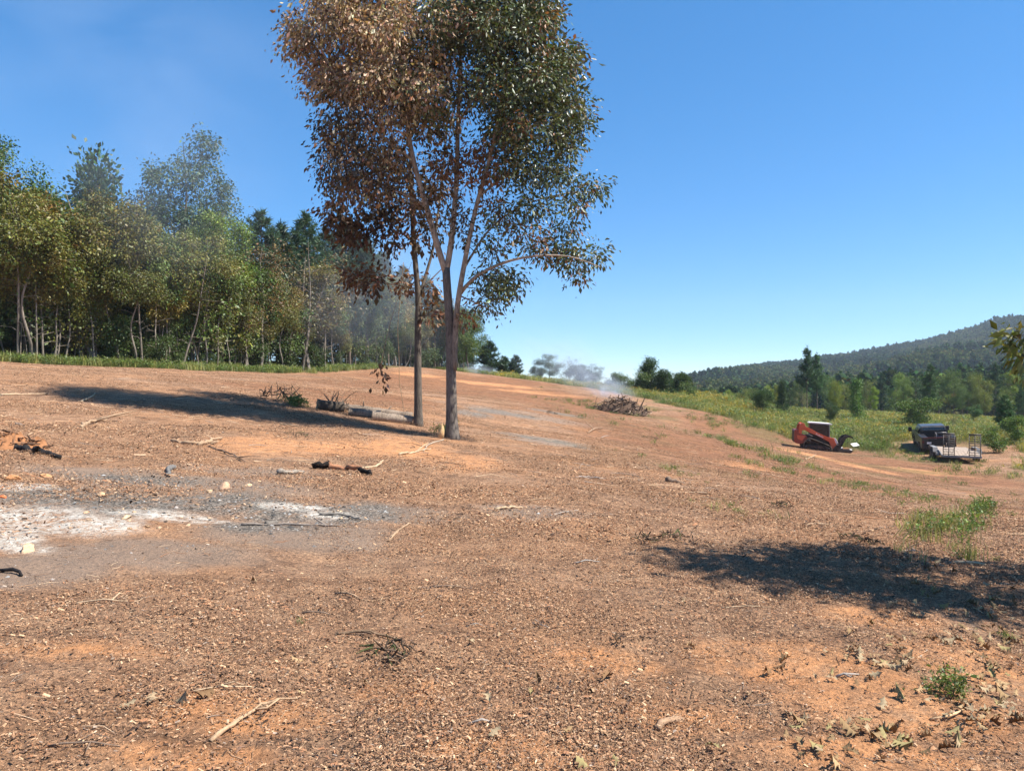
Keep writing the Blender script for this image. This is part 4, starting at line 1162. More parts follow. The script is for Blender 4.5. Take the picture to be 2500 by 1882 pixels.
M_ORANGE = mat_flat('orange_paint', (.62, .085, .022), .42, 0, .10, 3, .4, .25)
M_ORANGE_D = mat_flat('red_panel', (.28, .045, .022), .5, 0, .15, 4, .3, .25)
M_DARK = mat_flat('dark_steel', (.020, .019, .018), .6, .2, .3, 6, .3, .25)
M_TRACK = mat_flat('rubber_track', (.030, .027, .025), .85, 0, .2, 9, .2, .55, (.30, .22, .16))
M_STEEL = mat_flat('worn_steel', (.26, .25, .24), .45, .6, .25, 10, .4, .3)
M_GREYP = mat_flat('grey_paint', (.20, .20, .20), .55, .1, .2, 5, .3, .35, (.34, .25, .18))
M_WHITE = mat_flat('white_paint', (.72, .70, .66), .6, 0, .08, 8, .3, .1)
M_TRUCK = mat_flat('charcoal_car_paint', (.032, .036, .036), .3, .1, .06, 3, .5, .18)
M_BLACK = mat_flat('black_plastic', (.012, .012, .013), .45, 0, .2, 8, .4, .04)
M_GLASS = mat_flat('dark_glass', (.010, .013, .018), .06, 0, .1, 2, .6)
M_RED = mat_flat('dull_red', (.10, .02, .016), .5, 0, .2, 6, .3, .2)
M_NAVY = mat_flat('navy_plastic', (.02, .03, .055), .4, 0, .2, 6, .4, .1)
M_PLANK = mat_flat('weathered_plank', (.33, .265, .21), .85, 0, .3, 14, .15, .3, (.40, .25, .16))
M_RAMP = mat_flat('dark_ramp_steel', (.060, .056, .052), .6, .2, .25, 8, .3, .25, (.2, .15, .11))

def loader():
    root = empty('track_loader')
    tag(root, 'orange compact track loader with black cab and grapple parked at the grass edge', 'loader')
    ca, sa = math.cos(R(5.6)), math.sin(R(5.6)); S = .002523
    def q(*pts):
        out = []
        for px, py in pts:
            dx, dy = px - 860, 1120 - py
            out.append(((dx * ca - dy * sa) * S, (dx * sa + dy * ca) * S + .02))
        return out
    prism('body', q((240, 585), (265, 545), (352, 545), (365, 640), (560, 700), (620, 800), (520, 940), (400, 970), (290, 950), (240, 900)), -.74, .74, M_ORANGE_D, root, .02)
    prism('rear_grille', q((236, 600), (262, 560), (262, 930), (236, 890)), -.60, .60, M_DARK, root, .008)
    for sg in (-1, 1):
        prism('side_panel', q((312, 708), (560, 722), (460, 880), (330, 815)), sg * .742, sg * .757, M_ORANGE, root, .004)
    prism('chassis', q((470, 690), (1150, 760), (1290, 900), (1285, 1070), (540, 1030)), -.50, .50, M_DARK, root, .02)
    cab = prism('cab', q((692, 350), (1236, 378), (1252, 800), (1230, 900), (700, 850)), -.47, .47, M_BLACK, root, .015)
    prism('roof', q((655, 338), (690, 312), (1240, 338), (1300, 352), (1296, 380), (1236, 378), (692, 350)), -.53, .53, M_WHITE, cab, .01)
    for sg in (-1, 1):
        prism('side_window', q((735, 385), (1195, 408), (1205, 720), (1120, 700), (745, 520)), sg * .472, sg * .482, M_GLASS, cab)
        prism('cab_post', q((1212, 375), (1236, 378), (1246, 760), (1222, 755)), sg * .484, sg * .50, M_GREYP, cab, .004)
        for k in range(5):
            prism('window_bar', q((735 + k * 4, 410 + 58 * k), (1200, 432 + 58 * k), (1200, 438 + 58 * k), (735 + k * 4, 416 + 58 * k)), sg * .484, sg * .489, M_BLACK, cab)
    arm = q((355, 560), (385, 430), (432, 352), (470, 340), (505, 348), (560, 452), (700, 512), (900, 622), (1180, 742), (1330, 760), (1412, 945), (1345, 1085), (1290, 1062), (1215, 880), (1060, 795), (850, 690), (700, 640), (560, 560), (458, 560), (442, 690), (368, 640))
    arms = []
    for sg in (-1, 1):
        y0 = sg * .60
        arms.append(prism('boom_arm', arm, y0, sg * .745, M_ORANGE, root, .012))
        prism('lift_cylinder', q((470, 600), (490, 590), (760, 720), (752, 745)), sg * .52, sg * .59, M_STEEL, root, .01)
        prism('tilt_cylinder', q((1265, 760), (1300, 745), (1420, 960), (1385, 985)), sg * .30, sg * .37, M_STEEL, root, .01)
    prism('boom_cross_tube', q((1230, 800), (1320, 800), (1330, 880), (1250, 880)), -.60, .60, M_ORANGE, root, .02)
    prism('boom_cross_tube', q((420, 370), (490, 370), (500, 440), (420, 440)), -.60, .60, M_ORANGE, root, .02)
    prism('hose_guard', q((1385, 770), (1440, 800), (1500, 930), (1440, 950), (1400, 880)), -.26, .26, M_WHITE, root, .02)
    tx = bpy.data.curves.new('lettering', 'FONT'); tx.body = 'Kubota'; tx.size = .20; tx.extrude = .004; tx.align_x = 'CENTER'; tx.align_y = 'CENTER'
    tx.materials.append(M_WHITE)
    tmp = bpy.data.objects.new('lettering', tx); COL.objects.link(tmp)
    tm_ = bpy.data.meshes.new_from_object(tmp.evaluated_get(bpy.context.evaluated_depsgraph_get()))
    bpy.data.objects.remove(tmp)
    to = link(bpy.data.objects.new('lettering', tm_), arms[0])
    a = R(19); (cx, cz), = q((945, 700))
    to.matrix_local = Matrix(((math.cos(a), math.sin(a), 0, cx), (0, 0, -1, -.752), (-math.sin(a), math.cos(a), 0, cz), (0, 0, 0, 1)))
    # tracks
    loop = np.array(q((490, 1060), (500, 965), (600, 815), (650, 792), (720, 800), (1000, 905), (1200, 985), (1262, 1035), (1284, 1100), (1240, 1148), (900, 1122), (560, 1092)))
    loop = np.concatenate([loop, loop[:1]])
    d = np.r_[0, np.cumsum(np.linalg.norm(np.diff(loop, axis=0), axis=1))]
    nlk = 52
    t = np.arange(nlk) / nlk * d[-1]
    lx = np.interp(t, d, loop[:, 0]); lz = np.interp(t, d, loop[:, 1])
    for sg in (-1, 1):
        yc = sg * .76
        ac = Acc()
        for k in range(nlk):
            p = np.array([lx[k], yc, lz[k]]); p2 = np.array([lx[(k + 1) % nlk], yc, lz[(k + 1) % nlk]])
            ac.bar(p, p + (p2 - p) * 1.02, .40, .045)
            m = (p + p2) / 2; dd = (p2 - p) / np.linalg.norm(p2 - p); nn = np.array([-dd[2], 0, dd[0]])
            ac.bar(m - dd * .018 + nn * .03, m + dd * .018 + nn * .03, .39, .035)
        tr = ac.obj('track', M_TRACK, root)
        prism('track_frame', q((560, 1060), (580, 980), (1180, 1010), (1220, 1100), (700, 1085)), yc - .15, yc + .15, M_DARK, tr, .015)
        for (px, py, rr) in ((645, 870, .16), (1205, 1080, .13), (560, 1040, .11), (720, 1075, .07), (830, 1083, .07), (940, 1090, .07), (1050, 1098, .07)):
            (wx, wz), = q((px, py))
            a2 = Acc(); a2.tube([(wx, yc - .17, wz), (wx, yc + .17, wz)], rr, 20); a2.tube([(wx, yc - .185, wz), (wx, yc + .185, wz)], rr * .35, 12)
            a2.obj('track_roller', M_DARK, tr)
    # grapple
    g = prism('grapple', q((1320, 1080), (1410, 960), (1480, 960), (1470, 1150), (1330, 1165)), -.85, .85, M_DARK, root, .01)
    jaw = q((1420, 1010), (1535, 905), (1560, 790), (1640, 700), (1750, 665), (1850, 700), (1895, 770), (1835, 742), (1745, 722), (1670, 775), (1625, 880), (1565, 1010), (1530, 1080), (1450, 1120))
    low = q((1330, 1120), (1460, 1130), (1600, 1125), (1870, 1112), (1840, 1150), (1790, 1186), (1500, 1182), (1335, 1168))
    for y in (-.62, -.42, .42, .62):
        prism('upper_tine', jaw, y - .02, y + .02, M_DARK, g, .004)
    for y in (-.84, -.56, -.28, 0, .28, .56, .84):
        prism('lower_tine', low, y - .018, y + .018, M_DARK, g, .004)
    for (px, py) in ((1600, 860), (1700, 715), (1520, 1000)):
        (wx, wz), = q((px, py))
        a2 = Acc(); a2.tube([(wx, -.64, wz), (wx, .64, wz)], .035, 8); a2.obj('cross_tube', M_DARK, g)
    p = ground_at(1760, 969)
    x, y = (1760 - 1106) / FD * 56, 56.0
    seat(root, x, y, math.cos(R(14)), -math.sin(R(14)), 1.0, .02)
loader()

def truck():
    root = empty('pickup_truck')
    tag(root, 'dark grey pickup truck with tool body hitched to the flat trailer', 'truck')
    tp = lambda z: 1 if z < 1.28 else 1 - (z - 1.28) * .26
    cab = prism('cab', [(2.95, .55), (3.0, .98), (2.85, 1.14), (1.65, 1.26), (.92, 1.88), (.6, 1.94), (-.75, 1.95), (-.92, 1.86), (-1.02, 1.28), (-1.02, .5), (2.0, .45)], -.99, .99, M_TRUCK, root, .035, tp)
    for sg in (-1, 1):
        for w in ([(1.30, 1.33), (1.45, 1.32), (.90, 1.79), (.42, 1.83), (.40, 1.34)], [(.32, 1.34), (.34, 1.83), (-.62, 1.84), (-.72, 1.34)]):
            bm_ = prism('side_window', w, sg * .985, sg * 1.004, M_GLASS, cab, 0, tp)
        bbox('door_handle', (.15, sg * 1.0, 1.12), (.18, .03, .04), M_BLACK, cab, .006)
        bbox('door_handle', (-.8, sg * 1.0, 1.12), (.18, .03, .04), M_BLACK, cab, .006)
        bbox('running_board', (.3, sg * .96, .48), (2.3, .16, .06), M_BLACK, root, .01)
        m = bbox('mirror', (1.18, sg * 1.33, 1.45), (.10, .26, .36), M_BLACK, root, .03)
        a = Acc(); a.bar((1.25, sg * .96, 1.33), (1.2, sg * 1.25, 1.40), .05); a.obj('mirror_arm', M_BLACK, m)
        prism('wheel_arch', [(1.35, .5), (1.45, .85), (1.75, 1.0), (2.1, 1.0), (2.4, .85), (2.5, .5), (2.38, .5), (2.28, .78), (2.05, .9), (1.8, .9), (1.57, .78), (1.47, .5)], sg * .985, sg * 1.03, M_BLACK, root, .005)
        wheel(root, 1.92, sg * .86, .40, .40, .28, M_TRACK, M_STEEL)
        wheel(root, -1.75, sg * .90, .40, .40, .50, M_TRACK, M_STEEL)
    prism('rear_window', [(-.95, 1.84), (-.935, 1.86), (-1.035, 1.33), (-1.05, 1.31)], -.84, .84, M_GLASS, cab, 0, tp)
    bbox('headlight', (2.97, .72, .98), (.06, .36, .18), M_WHITE, root, .02); bbox('headlight', (2.97, -.72, .98), (.06, .36, .18), M_WHITE, root, .02)
    bbox('chassis', (0, 0, .52), (5.6, .8, .2), M_DARK, root, .02)
    # tool body: two side box walls, floor, headboard
    body = bbox('tool_body', (-2.0, 0, .80), (1.9, 2.0, .10), M_DARK, root, .01)
    for sg in (-1, 1):
        prism('tool_box', [(-2.95, .55), (-2.22, .55), (-2.18, .82), (-1.95, .92), (-1.55, .92), (-1.32, .82), (-1.28, .55), (-1.08, .55), (-1.08, 1.34), (-2.95, 1.34)], sg * .72, sg * 1.15, M_TRUCK, body, .012)
        bbox('box_lid', (-2.0, sg * .935, 1.365), (1.88, .45, .035), M_BLACK, body, .008)
        bbox('tail_light', (-2.965, sg * 1.05, 1.05), (.03, .12, .22), M_RED, body, .005)
    bbox('headboard', (-1.10, 0, 1.40), (.06, 1.9, .5), M_BLACK, body, .01)
    bbox('tailgate', (-2.93, 0, 1.03), (.06, 1.42, .44), M_BLACK, body, .01)
    bbox('tail_bar', (-2.95, .32, 1.345), (.07, 1.5, .07), M_RED, body, .01)
    bbox('license_plate', (-2.985, .66, .96), (.012, .30, .15), M_WHITE, body, .003)
    bbox('rear_bumper', (-3.0, 0, .60), (.12, 2.0, .18), M_DARK, root, .02)
    a = Acc(); a.bar((-3.0, 0, .5), (-3.35, 0, .48), .09); a.obj('hitch', M_STEEL, root)
    # compressor in the bed
    c = empty('air_compressor'); tag(c, 'navy compressor with silver frame standing in the truck bed', 'compressor')
    a = Acc(); a.tube([(-2.55, -.55, 1.25), (-2.55, .1, 1.25)], .26, 20); a.obj('tank', M_NAVY, c, True)
    a = Acc()
    for y in (-.58, .13):
        a.tube([(-2.85, y, .9), (-2.85, y, 1.55), (-2.7, y, 1.68), (-2.4, y, 1.68), (-2.25, y, 1.55), (-2.25, y, .9)], .022, 8)
    a.tube([(-2.55, -.58, 1.68), (-2.55, .13, 1.68)], .022, 8); a.obj('frame', M_STEEL, c, True)
    bbox('motor', (-2.55, -.2, 1.56), (.34, .4, .22), M_BLACK, c, .03)
    b = bbox('silver_toolbox', (-2.6, -.62, 1.46), (.5, .5, .2), M_STEEL, None, .02); tag(b, 'silver toolbox on the right rear of the truck body', 'toolbox')
    f = (math.sin(R(20)), math.cos(R(20)))
    seat(root, 33.46, 58.9, f[0], f[1], 1.85, .0)
    c.matrix_world = root.matrix_world; b.matrix_world = root.matrix_world
truck()

def trailer():
    root = empty('flatbed_trailer')
    tag(root, 'grey flatbed trailer with plank deck and two raised ramps behind the truck', 'trailer')
    W = 1.08
    for sg in (-1, 1):
        prism('side_rail', [(3.0, .60), (3.0, .76), (-1.6, .76), (-3.0, .52), (-3.0, .40), (-1.62, .60)], sg * W, sg * (W + .06), M_GREYP, root, .008)
        fd = prism('fender', [(1.15, .72), (1.0, .90), (.85, .93), (-.95, .93), (-1.1, .90), (-1.25, .60), (-1.2, .60), (-1.05, .87), (-.92, .89), (.82, .89), (.96, .87), (1.1, .70)], sg * (W + .065), sg * (W + .36), M_GREYP, root, .005)
        for x in (.42, -.52):
            wheel(root, x, sg * (W + .22), .37, .37, .24, M_TRACK, M_STEEL)
        prism('tail_step', [(-1.3, .42), (-1.3, .60), (-1.85, .60), (-1.95, .42)], sg * (W + .065), sg * (W + .22), M_GREYP, root, .01)
    bbox('front_rail', (3.03, 0, .68), (.06, 2.28, .16), M_GREYP, root, .008)
    bbox('rear_bar', (-3.04, 0, .46), (.08, 2.28, .14), M_GREYP, root, .01)
    for x in (2.4, 1.4, .4, -.6, -1.5):
        bbox('cross_member', (x, 0, .62), (.08, 2.1, .1), M_DARK, root, 0)
    for x in (.42, -.52):
        a = Acc(); a.tube([(x, -W - .2, .37), (x, W + .2, .37)], .045, 8); a.obj('axle', M_DARK, root)
    n = 11; w = 2 * W / n
    for k in range(n):
        y = -W + w * (k + .5)
        dz = random.uniform(-.004, .004)
        prism('plank', [(2.98, .705 + dz), (2.98, .755 + dz), (-1.6, .755 + dz), (-1.6, .705 + dz)], y - w * .47, y + w * .47, M_PLANK, root, .004)
        prism('plank', [(-1.615, .70 + dz), (-1.615, .752 + dz), (-2.98, .520 + dz), (-2.98, .468 + dz)], y - w * .47, y + w * .47, M_PLANK, root, .004)
    a = Acc()
    for sg in (-1, 1): a.bar((3.0, sg * .75, .60), (4.35, 0, .52), .09, .12)
    a.obj('tongue', M_DARK, root)
    bbox('coupler', (4.42, 0, .53), (.26, .12, .12), M_STEEL, root, .02)
    a = Acc(); a.tube([(3.75, 0, .15), (3.75, 0, 1.0)], .035, 10); a.tube([(3.75, 0, 1.0), (3.75, .16, 1.0)], .012, 6); a.obj('jack', M_DARK, root)
    for sg in (-1, 1):
        y0, y1 = sg * .42 - .0, sg * 1.06
        y0, y1 = min(y0, y1), max(y0, y1)
        rp = empty('ramp', (0, 0, 0)); rp.parent = root
        H = 1.42; zb = .50; lean = .10
        P = lambda y, h: (-3.06 + lean * h * .4, y, zb + h)
        for y in (y0, y1, (y0 + y1) / 2):
            a = Acc(); a.bar(P(y, 0), P(y, H), .045); a.obj('ramp_rail', M_RAMP, rp)
        for k in range(9):
            h = .10 + k * .15
            a = Acc(); a.bar(P(y0, h), P(y1, h), .045); a.obj('rung', M_RAMP, rp)
        a = Acc(); a.bar(P(y0 - .02, H + .0), P(y1 + .02, H + .0), .05, .12); a.obj('top_plate', M_RAMP, rp)
        a = Acc(); a.bar((-2.3, y0 if sg > 0 else y1, .62), P(y0 if sg > 0 else y1, .6), .02); a.obj('brace', M_RAMP, rp)
    f = (math.sin(R(23)), math.cos(R(23)))
    seat(root, 30.67, 51.3, f[0], f[1], 1.6, .0)
trailer()

# white scraps in the grass right of the loader
for (u, v, w, d_, lab, mt) in ((1847, 940, .6, .2, 'largest white flat scrap lying in the grass right of the grapple', M_WHITE), (1834, 971, .5, .25, 'small white scrap on the ground right of the dark one', M_WHITE), (1812, 967, .55, .3, 'dark box with white lid on the ground beside the grapple', M_NAVY)):
    D = 58.0 if v < 950 else 56.5
    x = (u - 1106) / FD * D
    z = hz(x, D)
    rt = bbox('scrap_sheet' if mt is M_WHITE else 'small_crate', (0, 0, 0), (w, d_ * (1.8 if v < 950 else 1), .03 if mt is M_WHITE else .2), mt, None, .015)
    rt.location = (x, D, z + (.42 if v < 950 else .12)); rt.rotation_euler = (.6 if v < 950 else .1, -.12, .3)
    tag(rt, lab, 'scrap' if mt is M_WHITE else 'crate')
    if mt is M_NAVY:
        bbox('lid', (0, 0, .125), (w * .95, d_ * .95, .05), M_WHITE, rt, .01)

# ------------------------------------------------------------------ logs, branches, burning pile
def log_thing(name, label, A, B, r, barkcol, cut=(.36, .24, .14), cat='log', stub=0, char=None):
    """a cut log from A to B with its end faces"""
    A = np.array(A, float); B = np.array(B, float)
    rng = np.random.default_rng(abs(hash(label)) % 1000 if False else len(label) * 7 + int(A[0] * 10) % 97)
    mid = (A + B) / 2
    root = empty(name, mid); tag(root, label, cat)
    n = max(5, int(np.linalg.norm(B - A) / .12))
    t = np.linspace(0, 1, n)[:, None]
    p = A + (B - A) * t + np.cumsum(rng.normal(size=(n, 3)) * .006, 0)
    rr = r * (1 + .05 * rng.normal(size=n)); sides = 14
    a = Acc()
    cc = np.broadcast_to(np.array(barkcol, float), (n, 3)).copy()
    if char is not None: cc = np.array([char(x) for x in t[:, 0]])
    a.tube(p - mid, rr, sides, np.repeat(cc, sides, 0), cap=False)
    V = a.V[0]; V += rng.normal(size=V.shape) * r * .05
    for k in range(stub):
        i = rng.integers(1, n - 1); d = np.array([rng.normal() * .5, rng.normal() * .5, 1.0]); d /= np.linalg.norm(d)
        L = rng.uniform(.12, .4)
        a.tube([p[i] - mid, p[i] - mid + d * (r + L * .5), p[i] - mid + d * (r + L) + rng.normal(size=3) * .04], [.03, .022, .01], 6, np.array(barkcol) * .8)
    a.obj('bark', M_BARK_OAK, root, True)
    for e, s_ in ((0, -1), (n - 1, 1)):
        b = Acc()
        ring = a.V[0].reshape(n, sides, 3)[e]
        c = ring.mean(0) + s_ * (B - A) / np.linalg.norm(B - A) * .004
        ring = ring + s_ * (B - A) / np.linalg.norm(B - A) * .003
        b.add(np.concatenate([[c], c + (ring - c) * .55, ring]), [[0, 1 + k, 1 + (k + 1) % sides] for k in range(sides)],
              [[1 + k, 1 + sides + k, 1 + sides + (k + 1) % sides, 1 + (k + 1) % sides] for k in range(sides)],
              np.concatenate([[np.array(cut) * .7], np.tile(np.array(cut), (sides, 1)), np.tile(np.array(cut) * .8, (sides, 1))]))
        b.obj('cut_face', M_WOOD, root)
    return root
def on(u, v, up=0.0):
    p = ground_at(u, v); p[2] += up
    return p
def lay(us, vs, D, ue, ve, D2, r):
    a = Ps(us, vs, D); b = Ps(ue, ve, D2)
    a[2] = hz(a[0], a[1]) + r * .8; b[2] = hz(b[0], b[1]) + r * .8
    return a, b
log_thing('cut_log', 'thick dark cut log at the left end of the log row in shade', *lay(774, 1000, 24.2, 838, 1010, 24.6, .18), .18, (.55, .5, .45), stub=2)
log_thing('cut_log', 'short cut log in the middle of the log row', *lay(852, 1012, 23.9, 930, 1014, 24.1, .14), .14, (1.5, 1.4, 1.3), cut=(.40, .28, .17))
log_thing('cut_log', 'pale barked cut log touching the thinner oak trunk', *lay(908, 1024, 23.3, 1004, 1022, 23.6, .15), .15, (1.8, 1.65, 1.5), cut=(.45, .31, .19))
log_thing('cut_log', 'long log lying behind the row of cut logs', *lay(820, 1000, 25.0, 1006, 1012, 25.2, .15), .15, (1.5, 1.35, 1.2), stub=4)
burnt = lambda x: np.array([.12, .12, .12]) if (x < .22 or x > .72) else np.array([2.3, 1.3, .8])
def strew(name, label, pts, r0, r1, col, cat='branch', fork=0, char=None, mat=None, group=None):
    """a branch or burnt stick lying along photo points"""
    rng = np.random.default_rng(len(label) + int(pts[0][0]) % 89)
    P = np.array([on(u, v) for u, v in pts]); P[:, 2] += r0 * .6
    if len(P) == 2: P = np.stack([P[0], (P[0] + P[1]) / 2 + rng.normal(size=3) * .04 * np.linalg.norm(P[1] - P[0]), P[1]]); 
    P[1:-1, 2] += .02
    p = resample(P, max(.05, np.linalg.norm(P[-1] - P[0]) / 14))
    p[1:-1] += rng.normal(size=(len(p) - 2, 3)) * r0 * .35
    base = p.mean(0)
    o_ = Acc()
    n = len(p); t = np.linspace(0, 1, n)
    cc = np.broadcast_to(np.array(col, float), (n, 3)).copy()
    if char is not None: cc = np.array([char(x) * .5 for x in t]) * np.array([.3, .25, .22])
    o_.tube(p - base, np.linspace(r0, r1, n) * (1 + .12 * rng.normal(size=n)), 7, np.repeat(cc, 7, 0))
    for k in range(fork):
        i = int(rng.integers(n // 4, n - 2)); d = (p[-1] - p[0]) / np.linalg.norm(p[-1] - p[0])
        d = d + rng.normal(size=3) * np.array([.7, .7, .3]); d[2] = abs(d[2]) * .6; d /= np.linalg.norm(d)
        L = np.linalg.norm(p[-1] - p[0]) * rng.uniform(.2, .45)
        o_.tube(np.array([p[i], p[i] + d * L * .5 + rng.normal(size=3) * .03, p[i] + d * L]) - base, [r1 * 1.3, r1, r1 * .5], 5, cc[0])
    for V_ in o_.V: V_ += rng.normal(size=V_.shape) * r0 * .13
    o = o_.obj(name, mat or M_WOOD, None, r0 < .03); o.location = base
    tag(o, label, cat, group)
    return o
PALE, TAN, GREY_W, DARKW, CHARC = (.46, .33, .21), (.34, .23, .145), (.34, .30, .26), (.11, .075, .05), (.022, .020, .020)
strew('burnt_log', 'charred log with orange brown middle lying beside the ash', [(676, 1012), (720, 1014), (770, 1020), (800, 1028)], .055, .03, DARKW, 'log', 0, burnt)
strew('burnt_log', 'grey ashy log end just left of the charred log', [(600, 1024), (655, 1023)], .035, .028, (.26, .22, .18), 'log')
strew('burnt_log', 'black charred log lying at the left edge above the ash', [(30, 970), (80, 980), (130, 992)], .055, .035, CHARC, 'log', 1)
strew('burnt_log', 'dark burnt stick at the lower left edge below the ash', [(0, 1235), (30, 1238), (46, 1246)], .014, .009, CHARC, 'log')
strew('burnt_log', 'upright grey charred stub above the black ash', [(376, 1012), (362, 1030)], .03, .03, (.16, .15, .14), 'log')
strew('forked_branch', 'pale forked branch with peeled end near the charred log', [(782, 1012), (815, 1010), (828, 996)], .02, .014, PALE, 'branch', 1)
strew('forked_branch', 'pale peeled branch lying before the main oak', [(862, 983), (900, 978), (930, 970)], .022, .012, PALE, 'branch', 2)
strew('root_branch', 'pale limb leading from the foot of the main oak', [(958, 950), (925, 962), (915, 975)], .02, .012, (.36, .29, .22), 'branch')
strew('fallen_branch', 'thick pale split branch lying in the left foreground', [(455, 1602), (500, 1575), (545, 1545), (590, 1517)], .012, .005, (.40, .265, .16), 'branch', 2)
strew('fallen_branch', 'small curved brown branch in the lower middle foreground', [(1420, 1578), (1445, 1566), (1475, 1557)], .018, .012, (.33, .21, .13), 'branch')
strew('fallen_branch', 'pale straight branch lying on the left slope below the shadow', [(175, 925), (230, 907)], .04, .02, TAN, 'branch', 1)
strew('fallen_branch', 'pale hooked branch lying inside the long tree shadow', [(175, 868), (200, 858), (205, 850)], .024, .014, PALE, 'branch')
strew('fallen_branch', 'long thin pale pole lying at the left edge of the field', [(0, 853), (50, 854), (105, 852)], .022, .012, PALE, 'branch')
strew('fallen_branch', 'pale curved branch beside the clay mound', [(370, 955), (415, 962), (470, 955)], .03, .012, TAN, 'branch', 1)
strew('fallen_branch', 'tan branch below the clay at the left centre', [(430, 963), (480, 948)], .035, .018, TAN, 'branch')
strew('fallen_branch', 'thin dark bent branch left of the clay mound', [(450, 965), (500, 985), (530, 998)], .018, .008, (.16, .11, .08), 'branch', 2)
strew('fallen_branch', 'grey pole lying across the lower ash edge', [(520, 1135), (620, 1137), (735, 1136)], .014, .008, (.22, .18, .15), 'branch', 1)
strew('fallen_branch', 'grey curved branch in the right part of the ash', [(690, 1112), (740, 1115), (780, 1124)], .016, .009, (.22, .19, .16), 'branch')
strew('fallen_branch', 'thick grey stub lying at the lower ash edge', [(575, 1134), (598, 1130)], .025, .02, (.16, .14, .12), 'branch')
strew('fallen_branch', 'pale stick lying right of the ash patch', [(840, 1170), (885, 1132)], .015, .008, TAN, 'branch')
strew('fallen_branch', 'long tan stick right of centre on the bare slope', [(1070, 1102), (1130, 1098)], .018, .008, PALE, 'branch')
strew('fallen_branch', 'tan branch before the brush pile on the open slope', [(1270, 935), (1300, 925)], .028, .015, TAN, 'branch', 1)
strew('fallen_branch', 'pale curved root on the slope left of the loader', [(1740, 992), (1753, 989), (1763, 982)], .03, .015, PALE, 'branch')
strew('fallen_branch', 'long pale stick at the edge of the right foreground shadow', [(2060, 1218), (2130, 1222)], .02, .012, (.5, .36, .22), 'branch')
strew('fallen_branch', 'tan stick on the bare ground above the right shadow', [(1740, 1138), (1800, 1136)], .018, .01, TAN, 'branch', 1)
strew('fallen_branch', 'bent dark branch above the green patch in mid field', [(1440, 1040), (1480, 1046)], .05, .02, (.2, .14, .1), 'branch', 2)
strew('fallen_branch', 'thin dark twig branch in the lower left foreground', [(725, 1370), (800, 1372), (860, 1384)], .010, .005, (.2, .13, .08), 'branch', 1)
strew('fallen_branch', 'tan curved stem on the leaves at the lower right', [(2010, 1555), (2060, 1556), (2090, 1528)], .008, .004, (.6, .40, .22), 'branch')
rng = np.random.default_rng(55)
for k in range(44):
    u = rng.uniform(0, 2200); v = 900 + 760 * rng.random() ** 2.2
    if u < 900 and 1000 < v < 1260: continue
    p = ground_at(u, v)
    L = rng.uniform(.12, .42) * (1 if p[1] < 9 else 2.2); a = rng.normal() * .5
    du = L * math.cos(a) / p[1] * FD * .5
    dv = L * math.sin(a) * .12 / p[1] * FD * .5
    c = [PALE, TAN, GREY_W, (.2, .14, .1)][int(rng.integers(0, 4))]
    r = rng.uniform(.003, .008) * (1 if p[1] < 9 else 2.0)
    strew('fallen_stick', 'thin dry stick lying loose on the cleared ground', [(u - du, v + dv), (u, v + rng.normal() * dv * .3), (u + du, v - dv)], r, r * .5, c, 'stick', int(rng.integers(0, 3)), group='loose sticks on the cleared ground')

def brush(name, label, cat, c, rx, ry, h, n, r, cols, lay_flat=.45, mound=None, tall=0, seed=1):
    rng = np.random.default_rng(seed)
    root = empty(name, c); tag(root, label, cat)
    if mound is not None:
        m = 18; k = 8
        a = Acc()
        V = [[0, 0, h * .78]]
        for i in range(1, k):
            f = i / (k - 1)
            for j in range(m):
                t = j / m * 6.283; w = 1 + .18 * math.sin(3 * t + seed) + rng.normal() * .06
                x, y = rx * .9 * f * w * math.cos(t), ry * .9 * f * w * math.sin(t)
                V.append([x, y, h * .78 * (1 - f ** 1.6) + rng.normal() * .05 + (hz(c[0] + x, c[1] + y) - c[2]) - (.15 if i == k - 1 else 0)])
        T = [[0, 1 + j, 1 + (j + 1) % m] for j in range(m)]
        Q = [[1 + i * m + j, 1 + (i + 1) * m + j, 1 + (i + 1) * m + (j + 1) % m, 1 + i * m + (j + 1) % m] for i in range(k - 2) for j in range(m)]
        a.add(V, T, Q, mound); a.obj('mound', M_STONE, root, True)
    for i in range(n):
        t = rng.uniform(0, 6.283); f = rng.random() ** .6
        x, y = rx * f * math.cos(t), ry * f * math.sin(t)
        z = h * (1 - f ** 1.7) * rng.uniform(.5, 1.08) + .03 + hz(c[0] + x, c[1] + y) - c[2]
        d = rng.normal(size=3); d[2] *= lay_flat; d[2] -= .25 * f * (rng.random() < .6); d /= np.linalg.norm(d)
        L = rng.uniform(.35, 1.1) * max(rx, h) * (.45 if rx > .6 else .6)
        if i < tall: d = np.array([rng.normal() * .5, rng.normal() * .3, 1.0]); L = h * rng.uniform(.6, 1.0); z = h * .6
        b = np.array([x, y, z]); rr = r * rng.uniform(.5, 1.5)
        a = Acc(); a.tube([b - d * L / 2, b + rng.normal(size=3) * L * .07, b + d * L / 2], [rr, rr * .8, rr * .45], 4, np.array(cols[int(rng.integers(0, len(cols)))]) * rng.uniform(.7, 1.3), cap=False)
        a.obj('stick', M_WOOD, root)
    return root
pc = np.array([(1345 - 1106) / FD * 67, 67, 0.0]); pc[2] = hz(pc[0], pc[1])
brush('brush_pile', 'smouldering heap of brush and dirt burning on the open slope', 'brush pile', pc, 2.6, 1.6, 1.45, 260, .045, [(.13, .085, .06), (.20, .13, .09), (.07, .05, .04), (.28, .2, .14)], mound=(.10, .065, .045), tall=3, seed=3)
c2 = Ps(690, 996, 25.5); c2[2] = hz(c2[0], c2[1])
